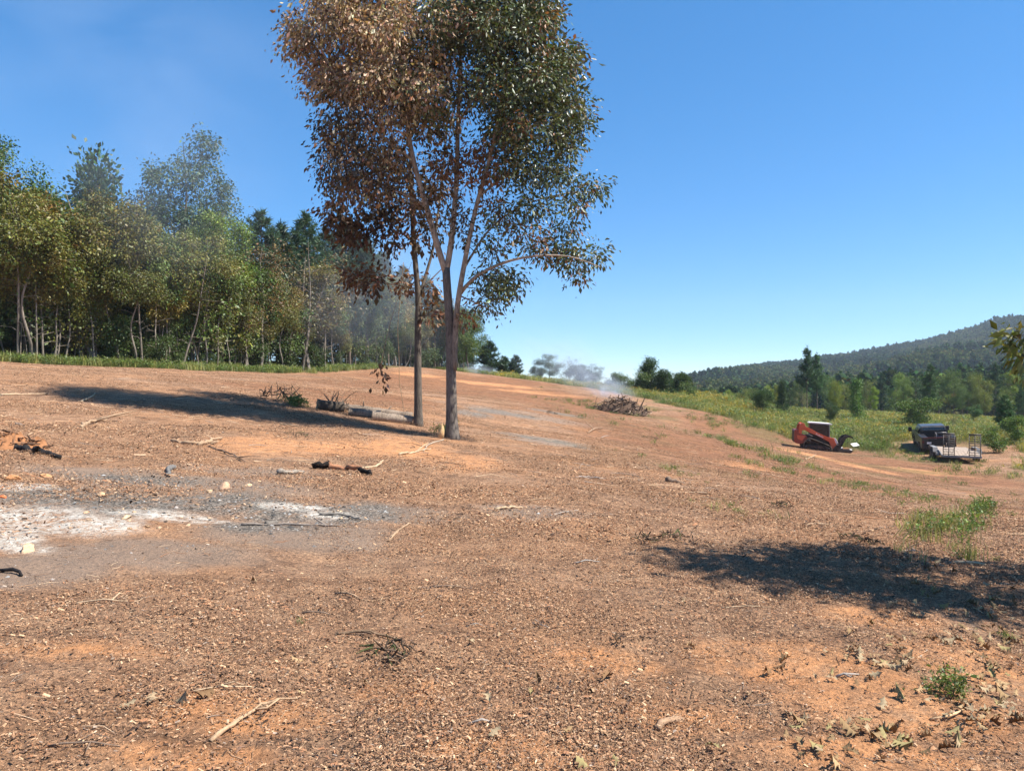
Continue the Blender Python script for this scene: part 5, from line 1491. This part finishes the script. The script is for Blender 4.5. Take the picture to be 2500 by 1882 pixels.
brush('root_heap', 'dark tangle of roots and sticks left of the cut logs', 'brush pile', c2, .85, .5, .5, 60, .018, [(.10, .07, .05), (.16, .11, .08), (.05, .04, .03)], .7, tall=5, seed=4)
c3 = Ps(800, 1003, 24.6); c3[2] = hz(c3[0], c3[1]) + .1
brush('root_heap', 'spiky upturned roots on top of the dark cut log', 'roots', c3 + np.array([.45, 0, .1]), .35, .25, .4, 26, .014, [(.10, .07, .05), (.24, .17, .12)], .9, tall=6, seed=5)
c4 = ground_at(20, 966)
brush('root_heap', 'brown root mass at the left edge behind the black log', 'roots', c4, .55, .45, .22, 50, .014, [(.22, .12, .07), (.30, .17, .10), (.10, .06, .04)], .5, mound=(.28, .13, .06), seed=6)
for i, (u, v, rx, h, lab) in enumerate([(2000, 1158, .3, .12, 'small clump of roots above the right shadow'), (1395, 1172, .22, .10, 'leftmost dark clod at the tip of the right shadow'), (1460, 1168, .3, .12, 'dark clod heap at the left end of the right shadow'), (1690, 1098, .22, .14, 'dark leafy clod alone above the right shadow'), (1840, 1168, .25, .1, 'dark clod on the upper rim of the right shadow'), (1880, 1178, .2, .09, 'small dark clod beside the green weed patch'), (640, 945, .5, .2, 'mound of twigs below the long shadow'), (850, 1420, .22, .07, 'dark twig clump in the middle foreground'), (1405, 948, .5, .2, 'twig heap on the slope below the brush pile'), (1190, 893, .4, .16, 'twiggy clod beside the far ash band')]):
    brush('root_clod', lab, 'clod', ground_at(u, v), rx * .8, rx * .6, h * .6, 40, .006, [(.12, .08, .055), (.2, .13, .085), (.05, .035, .025), (.07, .075, .03)], .5, seed=20 + i)

# ------------------------------------------------------------------ stones
def stone_mesh(seed):
    rng = np.random.default_rng(seed)
    bm = bmesh.new(); bmesh.ops.create_icosphere(bm, subdivisions=3, radius=1)
    pl = rng.normal(size=(16, 3)); pl /= np.linalg.norm(pl, axis=1, keepdims=True); dd = rng.uniform(.42, .8, 16)
    V = np.array([v.co[:] for v in bm.verts])
    for n_, d_ in zip(pl, dd):
        s_ = V @ n_; k = s_ > d_
        V[k] -= np.outer(s_[k] - d_, n_)
    V *= np.array([1, .8, .6]); V += rng.normal(size=V.shape) * .025
    F = np.array([[v.index for v in f.verts] for f in bm.faces]); bm.free()
    return mesh_np('stone', V, F, None, M_STONE, np.tile([.52, .40, .29], (len(V), 1)) * (1 + .1 * rng.normal(size=(len(V), 1))))
STONES = [stone_mesh(s_) for s_ in range(6)]
def stone(u, v, r, tint, label, group=None):
    p = ground_at(u, v)
    o = link(bpy.data.objects.new('stone', STONES[int(u) % 6]))
    r *= .8; o.location = (p[0], p[1], p[2] + r * .12); o.scale = (r, r * .9, r * .9); o.rotation_euler = (random.uniform(-.3, .3), random.uniform(-.3, .3), random.uniform(0, 6))
    o.color = (*tint, 1)
    tag(o, label, 'stone', group)
stone(487, 1054, .17, (1.15, .95, .85), 'largest pinkish stone at the right rim of the ash')
stone(536, 1050, .09, (1.2, 1.1, .95), 'pale stone right of the largest ash stone')
stone(452, 1062, .08, (1.1, 1.0, .85), 'pale stone left below the largest ash stone')
stone(272, 1119, .09, (1.15, 1.1, .95), 'rounded pale stone in front of the white ash')
stone(215, 1071, .09, (1.2, 1.0, .8), 'tan stone in the middle of the black ash')
stone(186, 1108, .07, (1.2, 1.05, .9), 'small rounded stone above the white ash')
stone(98, 1030, .13, (1.1, .75, .5), 'orange stone at the left above the white ash')
stone(30, 1035, .16, (.95, .6, .38), 'reddish clay block at the left edge above the ash')
stone(58, 1190, .12, (1.2, 1.05, .9), 'tan stone at the lower edge of the white ash')
stone(6, 1075, .08, (1.3, .45, .25), 'bright orange stone at the very left edge')
stone(40, 918, .12, (.55, .55, .6), 'dark pointed stone standing alone on the left slope')
for k in range(130):
    u = rng.uniform(0, 760); v = rng.uniform(1030, 1150)
    if u < 150 and v > 1090: v = rng.uniform(1020, 1080)
    t = [(1.1, 1, .9), (1.25, 1.15, 1.0), (.9, .75, .6), (.35, .35, .37), (.25, .25, .27), (.7, .65, .6)][int(rng.integers(0, 6))]
    stone(u, v, rng.uniform(.014, .045), t, 'small stone or clinker scattered in the burnt ash', 'small stones in the ash')

# ------------------------------------------------------------------ ground litter
def in_view(n, rng, r0, r1, half=50, power=0.0):
    az = np.radians(rng.uniform(-half, half, n))
    if power == 0: r = rng.uniform(r0, r1, n)
    else: r = (r0 ** power + (r1 ** power - r0 ** power) * rng.random(n)) ** (1 / power)
    return r * np.sin(az), r * np.cos(az)
def norm_at(x, y, e=.06):
    z0 = height(x, y); zx = height(x + e, y); zy = height(x, y + e)
    n_ = np.stack([-(zx - z0) / e, -(zy - z0) / e, np.ones(len(x))], 1)
    return n_ / np.linalg.norm(n_, axis=1, keepdims=True), z0
CHIPC = np.array([(.36, .205, .11), (.46, .285, .16), (.25, .138, .078), (.15, .084, .052), (.072, .043, .029), (.56, .385, .235), (.34, .16, .08), (.28, .21, .155)])
CHIPC = CHIPC * np.array([1.02, 1.06, 1.12])
CHIPW = np.array([.24, .10, .22, .15, .10, .025, .14, .03])
def litter():
    rng = np.random.default_rng(77)
    acc = Acc()
    for (n, r0, r1, smin, smax, pw) in ((120000, 2.4, 18, .004, .013, .55), (120000, 9, 110, .010, .032, .6)):
        x, y = in_view(n, rng, r0, r1, 48, pw)
        a_, c_, g_, k_ = mask(ASH, x, y), mask(CHAR, x, y), mask(GREY, x, y), mask(CLAY, x, y)
        keep = rng.random(n) > np.clip(.85 * a_ + .55 * c_ + .25 * g_ + .62 * k_, 0, .93)
        keep &= (fbm(x / 1.3, y / 1.1, 61, 3) + .55) > rng.random(n) * .9
        keep &= ~grassy(x, y) & ~foresty(x, y, 0)
        x, y, a_, c_, g_ = x[keep], y[keep], a_[keep], c_[keep], g_[keep]
        n = len(x)
        nm, z = norm_at(x, y)
        nm = nm + rng.normal(size=(n, 3)) * .33; nm /= np.linalg.norm(nm, axis=1, keepdims=True)
        t = rng.normal(size=(n, 3)); t = np.cross(nm, t); t /= np.linalg.norm(t, axis=1, keepdims=True)
        b = np.cross(nm, t)
        L = rng.uniform(smin, smax, n) * rng.lognormal(0, .45, n); W = L * rng.uniform(.16, .55, n); Hh = W * rng.uniform(.25, .6, n)
        # ridge shaped splinter: 6 points, 2 quads
        tm = np.array([(-1, -1, 0), (-.8, 0, 1), (-1, 1, 0), (1, -.6, 0), (.85, .1, .9), (1, .7, 0)])
        P = np.stack([x, y, z + .004], 1)
        V = P[:, None] + t[:, None] * (tm[None, :, :1] * L[:, None, None] * .5) + b[:, None] * (tm[None, :, 1:2] * W[:, None, None] * .5) + nm[:, None] * (tm[None, :, 2:] * Hh[:, None, None])
        Q = (np.arange(n)[:, None, None] * 6 + np.array([[0, 3, 4, 1], [1, 4, 5, 2]])[None]).reshape(-1, 4)
        col = CHIPC[rng.choice(8, n, p=CHIPW / CHIPW.sum())] * rng.uniform(.7, 1.25, (n, 1))
        gm = np.clip(a_ + c_ + g_ * .7, 0, 1)[:, None]
        col = col * (1 - gm) + gm * (col.mean(1, keepdims=True) * rng.uniform(.2, 1.5, (n, 1)) * np.array([[1, .97, .93]]))
        acc.add(V.reshape(-1, 3), None, Q, np.repeat(col, 6, 0))
    o = acc.obj('wood_chip_litter', M_CHIP); tag(o, 'chipped wood and leaf litter strewn over the whole clearing', 'litter', kind='stuff')
    # twigs
    acc = Acc()
    for (n, r0, r1, lmin, lmax, rad) in ((5000, 2.5, 18, .03, .16, .0014), (7000, 12, 100, .12, .6, .005)):
        x, y = in_view(n, rng, r0, r1, 48, .8)
        keep = (rng.random(n) > np.clip(.8 * mask(ASH, x, y) + .5 * mask(CHAR, x, y) + .3 * mask(CLAY, x, y), 0, .9)) & ~grassy(x, y) & ~foresty(x, y)
        x, y = x[keep], y[keep]; n = len(x)
        an = rng.uniform(0, 3.1416, n); L = rng.uniform(lmin, lmax, n); rr = rad * rng.uniform(.6, 1.8, n)
        bend = rng.normal(size=n) * .15
        d = np.stack([np.cos(an), np.sin(an)], 1); s_ = np.stack([-d[:, 1], d[:, 0]], 1)
        pts = []
        for f, bb in ((-.5, 0), (0, 1), (.5, 0)):
            q = np.stack([x, y], 1) + d * (L * f)[:, None] + s_ * (L * bend * bb)[:, None]
            lift = np.abs(rng.normal(size=n)) * L * .05
            pts.append(np.concatenate([q, (height(q[:, 0], q[:, 1]) + lift + rr)[:, None]], 1))
        ring = np.array([(0, 1), (-.87, -.5), (.87, -.5)])
        V = np.stack([p[:, None] + np.concatenate([s_[:, None] * ring[None, :, :1], ring[None, :, 1:].repeat(n, 0)], 2) * (rr * k)[:, None, None] for p, k in zip(pts, (1, .85, .5))], 1).reshape(n, 9, 3)
        Q = np.array([[i * 3 + j, i * 3 + (j + 1) % 3, (i + 1) * 3 + (j + 1) % 3, (i + 1) * 3 + j] for i in range(2) for j in range(3)])
        Q = (np.arange(n)[:, None, None] * 9 + Q[None]).reshape(-1, 4)
        col = CHIPC[rng.choice(8, n)] * rng.uniform(.7, 1.3, (n, 1))
        acc.add(V.reshape(-1, 3), None, Q, np.repeat(col, 9, 0))
    o = acc.obj('twig_litter', M_CHIP); tag(o, 'thin dry twigs scattered over the cleared ground', 'litter', kind='stuff')
    # clods and ash crumbs
    acc = Acc()
    n = 9000
    x, y = in_view(n, rng, 2.6, 30, 48, .7)
    m_ = np.maximum(mask(CHAR, x, y), mask(GREY, x, y) * .7)
    keep = rng.random(n) < .12 + m_ * .9
    n2 = 7000
    cx = np.concatenate([x[keep], rng.uniform(-9.5, -1.0, n2)]); cyy = np.concatenate([y[keep], rng.uniform(6.5, 14, n2)])
    mm = np.concatenate([np.ones(keep.sum()), np.maximum(mask(CHAR, cx[keep.sum():], cyy[keep.sum():]), .8 * mask(ASH, cx[keep.sum():], cyy[keep.sum():]))])
    k2 = rng.random(len(cx)) < mm
    x, y = cx[k2], cyy[k2]; n = len(x)
    oc = np.array([(1, 0, 0), (-1, 0, 0), (0, 1, 0), (0, -1, 0), (0, 0, 1.0)])
    T = np.array([(0, 2, 4), (2, 1, 4), (1, 3, 4), (3, 0, 4)])
    r = rng.lognormal(-4.5, .5, n).clip(.005, .035)
    rot = rng.uniform(0, 6.28, n)
    V = oc[None] * np.array([1, 1, .6]) * r[:, None, None] * rng.uniform(.5, 1.3, (n, 5, 1))
    c_, s_ = np.cos(rot)[:, None], np.sin(rot)[:, None]
    V = np.stack([V[..., 0] * c_ - V[..., 1] * s_, V[..., 0] * s_ + V[..., 1] * c_, V[..., 2]], -1) + np.stack([x, y, height(x, y)], 1)[:, None]
    g = np.maximum(mask(CHAR, x, y), np.maximum(mask(ASH, x, y), mask(GREY, x, y)))[:, None]
    shade = rng.choice([.03, .06, .14, .28, .42], n, p=[.25, .25, .25, .17, .08])[:, None]
    col = g * shade * np.array([[1, .97, .92]]) + (1 - g) * np.array([[.30, .16, .085]]) * rng.uniform(.6, 1.3, (n, 1))
    acc.add(V.reshape(-1, 3), (np.arange(n)[:, None, None] * 5 + T[None]).reshape(-1, 3), None, np.repeat(col, 5, 0))
    o = acc.obj('ash_crumbs', M_STONE); tag(o, 'charcoal crumbs and clay crumbs over the ash and soil', 'ash', kind='stuff')
litter()
def fine_litter():
    rng = np.random.default_rng(79)
    meshes = []
    for k in range(6):
        n = 560
        a = Acc()
        rr = .42 * rng.random(n) ** .7; an = rng.uniform(0, 6.28, n)
        P = np.stack([rr * np.cos(an), rr * np.sin(an), rng.uniform(.001, .009, n)], 1)
        ax = rng.normal(size=(n, 3)) * np.array([1, 1, .3])
        tm = (np.array([(-.5, -.5, 0), (-.4, 0, .35), (-.5, .5, 0), (.5, -.3, 0), (.42, .05, .3), (.5, .35, 0)]), np.array([(0, 3, 4), (0, 4, 1), (1, 4, 5), (1, 5, 2)]))
        ax /= np.linalg.norm(ax, axis=1, keepdims=True); up = np.tile([0, 0, 1.0], (n, 1)) + rng.normal(size=(n, 3)) * .35
        sd = np.cross(up, ax); sd /= np.linalg.norm(sd, axis=1, keepdims=True); nn = np.cross(ax, sd)
        L = rng.uniform(.004, .0125, n) * rng.lognormal(0, .45, n); W = L * rng.uniform(.2, .6, n)
        V = P[:, None] + ax[:, None] * tm[0][None, :, :1] * L[:, None, None] + sd[:, None] * tm[0][None, :, 1:2] * W[:, None, None] + nn[:, None] * tm[0][None, :, 2:] * W[:, None, None]
        col = CHIPC[rng.choice(8, n, p=CHIPW / CHIPW.sum())] * rng.uniform(.7, 1.25, (n, 1))
        a.add(V.reshape(-1, 3), (np.arange(n)[:, None, None] * 6 + tm[1][None]).reshape(-1, 3), None, np.repeat(col, 6, 0))
        meshes.append(a.mesh('litter_patch', M_CHIP))
    XY, SC = [], []
    for (n, r0, r1, sc, pw) in ((4200, 2.2, 24, 1.0, .55), (15000, 8, 105, 1.8, .9)):
        x, y = in_view(n, rng, r0, r1, 48, pw)
        r = np.hypot(x, y)
        a_, c_, g_, k_ = mask(ASH, x, y), mask(CHAR, x, y), mask(GREY, x, y), mask(CLAY, x, y)
        keep = rng.random(n) > np.clip(1.3 * a_ + np.where(r > 16, .75, 1.2) * c_ + np.where(r > 16, .3, .75) * g_ + .75 * k_, 0, 1)
        keep &= rng.random(n) < np.clip(.52 + 1.3 * fbm(x / 1.9, y / 1.5, 62, 3), .06, 1)
        if sc > 2: keep &= ~grassy(x, y) & ~foresty(x, y) & (rng.random(n) < smooth01(r, 7, 14))
        XY.append(np.stack([x[keep], y[keep]], 1)); SC.append(np.full(keep.sum(), sc) * rng.uniform(.8, 1.2, keep.sum()))
    XY = np.concatenate(XY); SC = np.concatenate(SC)
    x, y = XY[:, 0], XY[:, 1]; n = len(x)
    nm, z = norm_at(x, y, .25)
    rot = np.stack([np.arctan2(-nm[:, 1], nm[:, 2]), np.arctan2(nm[:, 0], nm[:, 2]), rng.uniform(0, 6.28, n)], 1)
    rot[:, 2] = 0
    o = scatter('fine_litter', np.stack([x, y, z + .003], 1), rot, np.repeat(SC[:, None], 3, 1), rng.integers(0, 6, n), meshes)
    tag(o, 'fine brown mulch crumbs covering the cleared soil', 'litter', kind='stuff')
fine_litter()

# fallen leaves, each its own, gathered at the lower right
LV = []
for k in range(6):
    V, T = lobed_leaf(.15 + .22 * k, .1 + .09 * k)
    LV.append(mesh_np('fallen_leaf', V - np.array([.5, 0, 0]), T, None, M_CHIP, np.tile([.31, .225, .135], (len(V), 1))))
spots = [(2150, 1540, 120, 40, 40), (1900, 1440, 130, 40, 36), (2090, 1390, 110, 30, 34), (2150, 1330, 90, 30, 26), (1960, 1590, 130, 40, 34), (2130, 1480, 80, 40, 24), (1850, 1600, 120, 40, 20), (1980, 1290, 160, 30, 20), (2060, 1235, 130, 25, 16), (1400, 1640, 300, 60, 10), (1300, 1400, 400, 160, 12), (500, 1450, 400, 150, 10)]
rng = np.random.default_rng(88)
for (u, v, ru, rv, n) in spots:
    for k in range(n):
        uu = u + rng.normal() * ru * .7; vv = min(1660, v + rng.normal() * rv * .7)
        p = ground_at(uu, vv)
        o = link(bpy.data.objects.new('fallen_leaf', LV[int(rng.integers(0, 6))]))
        s_ = rng.uniform(.045, .095)
        o.scale = (s_, s_, s_); o.location = (p[0], p[1], p[2] + .012 + .2 * s_)
        o.rotation_euler = (rng.normal() * .3 + (3.14 if rng.random() < .5 else 0), rng.normal() * .3, rng.uniform(0, 6.28))
        c = [(1, 1, 1), (1.25, 1.15, 1.0), (.8, .72, .6), (.9, 1.0, .75), (.62, .5, .42), (1.05, 1.1, 1.1)][int(rng.integers(0, 6))]
        o.color = (*c, 1)
        if u > 1700: tag(o, 'dry lobed leaf lying on the clay at the lower right', 'leaf', 'dry leaves at the lower right')
        else: tag(o, 'single dry leaf lying on the open foreground soil', 'leaf', 'dry leaves on the foreground')

# ------------------------------------------------------------------ grass and weeds
def tuft(seed, n, h, spread, cols, w=.012, bend=.5, heads=0, headcol=(.5, .38, .03)):
    rng = np.random.default_rng(seed)
    a = Acc()
    for k in range(n):
        b = rng.normal(size=2) * spread; d = rng.normal(size=2); d /= np.linalg.norm(d)
        H = h * rng.uniform(.5, 1.15); bd = bend * rng.random() * H
        sd = np.array([-d[1], d[0], 0]) * w * rng.uniform(.7, 1.4)
        p0 = np.array([b[0], b[1], -.03]); p1 = np.array([b[0] + d[0] * bd * .35, b[1] + d[1] * bd * .35, H * .6]); p2 = np.array([b[0] + d[0] * bd, b[1] + d[1] * bd, H * rng.uniform(.85, 1)])
        c = np.array(cols[int(rng.integers(0, len(cols)))]) * rng.uniform(.75, 1.3)
        a.add([p0 - sd, p0 + sd, p1 + sd * .8, p1 - sd * .8, p2], [[3, 2, 4]], [[0, 1, 2, 3]], c)
        if k < heads:
            hp = p2 + rng.normal(size=(9, 3)) * np.array([.05, .05, .08])
            add_leaves(a, hp, rng.normal(size=(9, 3)) + np.array([0, 0, .5]), .09, np.array(headcol), LEAF2, rng, .2, 1.3)
    return a.mesh('tuft', M_GRASS)
def leafy_tuft(seed, n, h, spread, cols, ls=.09):
    rng = np.random.default_rng(seed)
    a = Acc(); P, A = [], []
    for k in range(n):
        b = rng.normal(size=2) * spread; d = rng.normal(size=2) * .35; H = h * rng.uniform(.5, 1.1)
        pts = np.array([[b[0], b[1], -.03], [b[0] + d[0] * H * .4, b[1] + d[1] * H * .4, H * .55], [b[0] + d[0] * H, b[1] + d[1] * H, H]])
        a.tube(pts, [.006, .005, .003], 3, np.array(cols[0]) * .8, False)
        m = 12; f = rng.uniform(.15, 1, m)
        P.append(np.stack([np.interp(f, [0, .55, 1], pts[:, i]) for i in range(3)], 1)); A.append(rng.normal(size=(m, 3)) * np.array([1, 1, .4]) + np.array([0, 0, .35]))
    P = np.concatenate(P); A = np.concatenate(A)
    c = np.array(cols)[rng.integers(0, len(cols), len(P))]
    add_leaves(a, P, A, ls, c, LEAF2, rng, .25)
    return a.mesh('leafy_tuft', M_GRASS)
GC = [(.25, .28, .06), (.34, .35, .09), (.32, .30, .12), (.13, .18, .045)]
GY = [(.24, .25, .06), (.34, .31, .10), (.20, .22, .055)]
TUFTS = [tuft(1, 26, .85, .22, GC, .011, .5), tuft(2, 24, 1.0, .25, GC[1:3] + GY, .010, .4), tuft(3, 26, .8, .25, GY, .011, .5, 5, (.36, .27, .035)), leafy_tuft(4, 12, .75, .25, [(.09, .15, .032), (.14, .20, .042)]), leafy_tuft(5, 12, .9, .25, [(.13, .17, .04), (.20, .22, .06)]), tuft(6, 22, .9, .28, [(.28, .24, .12), (.2, .19, .08)], .010, .5)]
def grass_field():
    rng = np.random.default_rng(91)
    n = 90000
    x = rng.uniform(-14, 110, n); y = rng.uniform(28, 172, n)
    keep = grassy(x, y, 1.2) & (np.abs(x / y) < .95) & (rng.random(n) < np.clip(55 / y, .3, 1.0) ** 1.2)
    # leave the parked vehicles standing clear
    for (cx, cy_, rr) in ((22.9, 56, 1.6), (33.4, 58.9, 2.2), (34, 60.5, 2.0), (32.6, 56.5, 2.0), (30.7, 51.3, 2.2), (31.6, 53.5, 2.0), (29.8, 49.3, 2.0)):
        keep &= np.hypot(x - cx, y - cy_) > rr
    x, y = x[keep], y[keep]; n = len(x)
    z = height(x, y)
    nn = fbm(x / 9, y / 9, 71, 3)
    idx = np.where(nn > .22, rng.choice([2, 1, 4, 2], n), np.where(nn < -.2, rng.choice([0, 3, 3, 5], n), rng.choice([0, 1, 2, 3, 4, 5], n)))
    s_ = rng.uniform(.35, .85, n) * (1 + .45 * fbm(x / 7, y / 7, 72, 3))
    sw = s_ * np.clip(y / 62, .9, 2.0) * 1.35
    o = scatter('tall_grass', np.stack([x, y, z], 1), np.stack([rng.normal(size=n) * .08, rng.normal(size=n) * .08, rng.uniform(0, 6.28, n)], 1), np.stack([sw, sw, s_], 1), idx, TUFTS)
    tag(o, 'tall green and yellow field grass beyond the cleared ground', 'grass', kind='stuff')
    # weeds along the wood edge
    n = 16000
    t = rng.random(n) * (len(EDGE) - 3) + 1
    i = t.astype(int); f = t - i
    p = EDGE[i] * (1 - f[:, None]) + EDGE[i + 1] * f[:, None]
    off = rng.normal(size=n) * 2.0 - 1.2
    x = p[:, 0] - off * -.8; y = p[:, 1] - off * .6
    keep = (fbm(x / 3, y / 3, 73, 2) + .45 > rng.random(n)) & (p[:, 1] < 92) & (off < 1.6)
    x, y = x[keep], y[keep]; n = len(x)
    s_ = rng.uniform(.35, .8, n)
    o = scatter('edge_weeds', np.stack([x, y, height(x, y)], 1), np.stack([rng.normal(size=n) * .1, rng.normal(size=n) * .1, rng.uniform(0, 6.28, n)], 1), np.stack([s_ * 1.3, s_ * 1.3, s_], 1), rng.choice([0, 3, 3, 4, 1], n), TUFTS)
    tag(o, 'low green weeds along the foot of the wood', 'weeds', kind='stuff')
    # thin regrowth on the clearing
    pt = patches([(1490, 1030, 50, 14), (1620, 970, 60, 14), (1660, 1010, 60, 10), (2000, 985, 60, 16), (1930, 985, 50, 14), (1560, 910, 90, 12), (1720, 940, 60, 10), (1900, 1060, 120, 16), (2120, 1020, 80, 14), (1480, 1090, 160, 16), (30, 855, 60, 8), (1300, 880, 120, 10), (1830, 955, 70, 12), (1600, 1110, 120, 12)])
    n = 26000
    x, y = in_view(n, rng, 8, 95, 46, 1.4)
    k = mask(pt, x, y, .7, 74, 1.5)
    keep = rng.random(n) < k * .8 + .05 * (x > 3) * smooth01(fbm(x / 3.5, y / 3.5, 77, 3), -.1, .5)
    x, y = x[keep], y[keep]; n = len(x)
    s_ = rng.uniform(.12, .34, n) * np.clip(y / 30, .5, 1.3)
    o = scatter('regrowth_grass', np.stack([x, y, height(x, y)], 1), np.stack([rng.normal(size=n) * .15, rng.normal(size=n) * .15, rng.uniform(0, 6.28, n)], 1), np.stack([s_ * 1.5, s_ * 1.5, s_], 1), rng.choice([0, 3, 5, 5, 4], n), TUFTS)
    tag(o, 'sparse patches of short green regrowth on the cleared slope', 'grass', kind='stuff')
grass_field()

def weed_clump(name, label, pts, kinds, seed, k=1.0):
    rng = np.random.default_rng(seed)
    c = np.mean(pts, 0)
    root = empty(name, c); tag(root, label, 'weeds')
    for p in pts:
        o = link(bpy.data.objects.new('tuft', TUFTS[int(rng.choice(kinds))]), root)
        s_ = rng.uniform(.22, .5) * k
        o.location = p - c; o.scale = (s_ * 1.1, s_ * 1.1, s_); o.rotation_euler = (rng.normal() * .2, rng.normal() * .2, rng.uniform(0, 6.28))
rng = np.random.default_rng(17)
weed_clump('weed_clump', 'green and yellow weed patch beside the right foreground shadow', [ground_at(2040 + rng.normal() * 42, 1145 + rng.normal() * 24) for _ in range(60)], [0, 1, 3, 4, 5, 5], 1, .62)
weed_clump('weed_clump', 'dark green weed patch behind the yellow one at the right', [ground_at(2112 + rng.normal() * 24, 1110 + rng.normal() * 14) for _ in range(26)], [3, 3, 4], 2, .75)
weed_clump('weed_clump', 'short weed tuft at the tip of the weed patch over the shadow', [ground_at(2090 + rng.normal() * 20, 1198 + rng.normal() * 8) for _ in range(9)], [0, 3, 1], 3, .5)
weed_clump('weed_clump', 'small green seedling clump among dry leaves at the lower right', [ground_at(2068 + rng.normal() * 14, 1500 + rng.normal() * 6) for _ in range(6)], [3, 4], 4, .42)
weed_clump('weed_clump', 'tiny green tuft alone in the left foreground soil', [ground_at(650, 1345), ground_at(655, 1348)], [3], 5, .12)
weed_clump('weed_clump', 'few green blades beside leaves at the right edge', [ground_at(2170 + rng.normal() * 8, 1385 + rng.normal() * 4) for _ in range(3)], [3, 0], 6, .3)
c5 = [Ps(725 + rng.normal() * 18, 1010 + rng.normal() * 4, 24.6 + rng.normal() * .3) for _ in range(16)]
for p in c5: p[2] = hz(p[0], p[1])
weed_clump('weed_clump', 'dark green leafy weeds growing between root heap and cut logs', c5, [3, 4], 7)
c6 = [Ps(1084 + rng.normal() * 8, 1045, 21.5 + rng.normal() * .3) for _ in range(5)]
for p in c6: p[2] = hz(p[0], p[1])
weed_clump('weed_clump', 'small leafy shoot behind the foot of the main oak', c6, [3, 4], 8)

# ------------------------------------------------------------------ smoke and haze
def smoke_mat(dens, scale, seed, col=(.74, .85, 1.0)):
    m, nt, out = new_mat('smoke')
    tc = N(nt, 'ShaderNodeTexCoord').outputs['Object']
    ln = N(nt, 'ShaderNodeVectorMath', operation='LENGTH'); nt.links.new(tc, ln.inputs[0])
    fall = N(nt, 'ShaderNodeMapRange', interpolation_type='SMOOTHSTEP'); nt.links.new(ln.outputs['Value'], fall.inputs[0])
    fall.inputs[1].default_value = 1.0; fall.inputs[2].default_value = .05; fall.inputs[3].default_value = 0; fall.inputs[4].default_value = 1
    mp = N(nt, 'ShaderNodeMapping'); nt.links.new(tc, mp.inputs[0]); mp.inputs['Location'].default_value = (seed * 3.1, seed * 1.7, seed)
    n1 = noise_n(nt, mp.outputs[0], scale, 3, .6, .8)
    k = N(nt, 'ShaderNodeMapRange'); nt.links.new(n1, k.inputs[0]); k.inputs[1].default_value = .40; k.inputs[2].default_value = .68; k.inputs[3].default_value = .0; k.inputs[4].default_value = 1.0
    d = math_n(nt, 'MULTIPLY', math_n(nt, 'MULTIPLY', fall.outputs[0], k.outputs[0]), dens)
    v = N(nt, 'ShaderNodeVolumePrincipled'); v.inputs['Color'].default_value = (*col, 1); v.inputs['Anisotropy'].default_value = .2
    nt.links.new(d, v.inputs['Density'])
    nt.links.new(v.outputs[0], out.inputs['Volume'])
    return m
def smoke(label, c, size, rot, dens, scale, seed):
    bm = bmesh.new(); bmesh.ops.create_icosphere(bm, subdivisions=3, radius=1)
    me = bpy.data.meshes.new('smoke'); bm.to_mesh(me); bm.free()
    me.materials.append(smoke_mat(dens, scale, seed))
    o = link(bpy.data.objects.new('smoke', me)); o.location = c; o.scale = size; o.rotation_euler = rot
    tag(o, label, 'smoke', kind='stuff')
SMOKE = True
if SMOKE:
    smoke('thin blue smoke rising left from the burning pile', Pd(1318, 842, 68.5), (3.2, 1.6, 1.5), (0, R(22), 0), .9, 1.6, 1)
    smoke('smoke drifting from the pile across the ridge trees', Pd(1262, 805, 80), (6.0, 5, 2.8), (0, R(30), 0), .20, 1.6, 2)
    smoke('faint smoke hanging over the ridge trees', Pd(1215, 775, 95), (10, 8, 5.0), (0, R(25), 0), .07, 1.6, 3)
    smoke('white smoke at the ridge crest right of the main oak', Pd(1030, 797, 104), (3.4, 2.5, 1.0), (0, R(8), 0), .45, 1.5, 4)
    smoke('smoke plume drifting before the pines of the wood', Pd(840, 620, 62), (10, 5, 9), (0, R(-10), 0), .062, 1.6, 5)
    smoke('smoke haze before the pale poplar of the wood', Pd(370, 420, 46), (9, 4, 7), (0, R(20), 0), .045, 1.5, 6)
    smoke('faint smoke drifting high over the left of the wood', Pd(250, 190, 62), (24, 10, 15), (0, R(14), 0), .032, 1.3, 7)
HAZE = True
if HAZE:
    bm = bmesh.new(); bmesh.ops.create_cube(bm, size=1)
    me = bpy.data.meshes.new('haze'); bm.to_mesh(me); bm.free()
    m, nt, out = new_mat('haze')
    v = N(nt, 'ShaderNodeVolumePrincipled'); v.inputs['Color'].default_value = (.72, .84, 1.0, 1); v.inputs['Density'].default_value = .00017; v.inputs['Anisotropy'].default_value = .25
    nt.links.new(v.outputs[0], out.inputs['Volume'])
    me.materials.append(m)
    o = link(bpy.data.objects.new('haze', me))
    o.scale = (3600, 3600, 230); o.location = (0, 0, 85)
    tag(o, 'pale blue air haze over the whole valley', 'haze', kind='stuff')
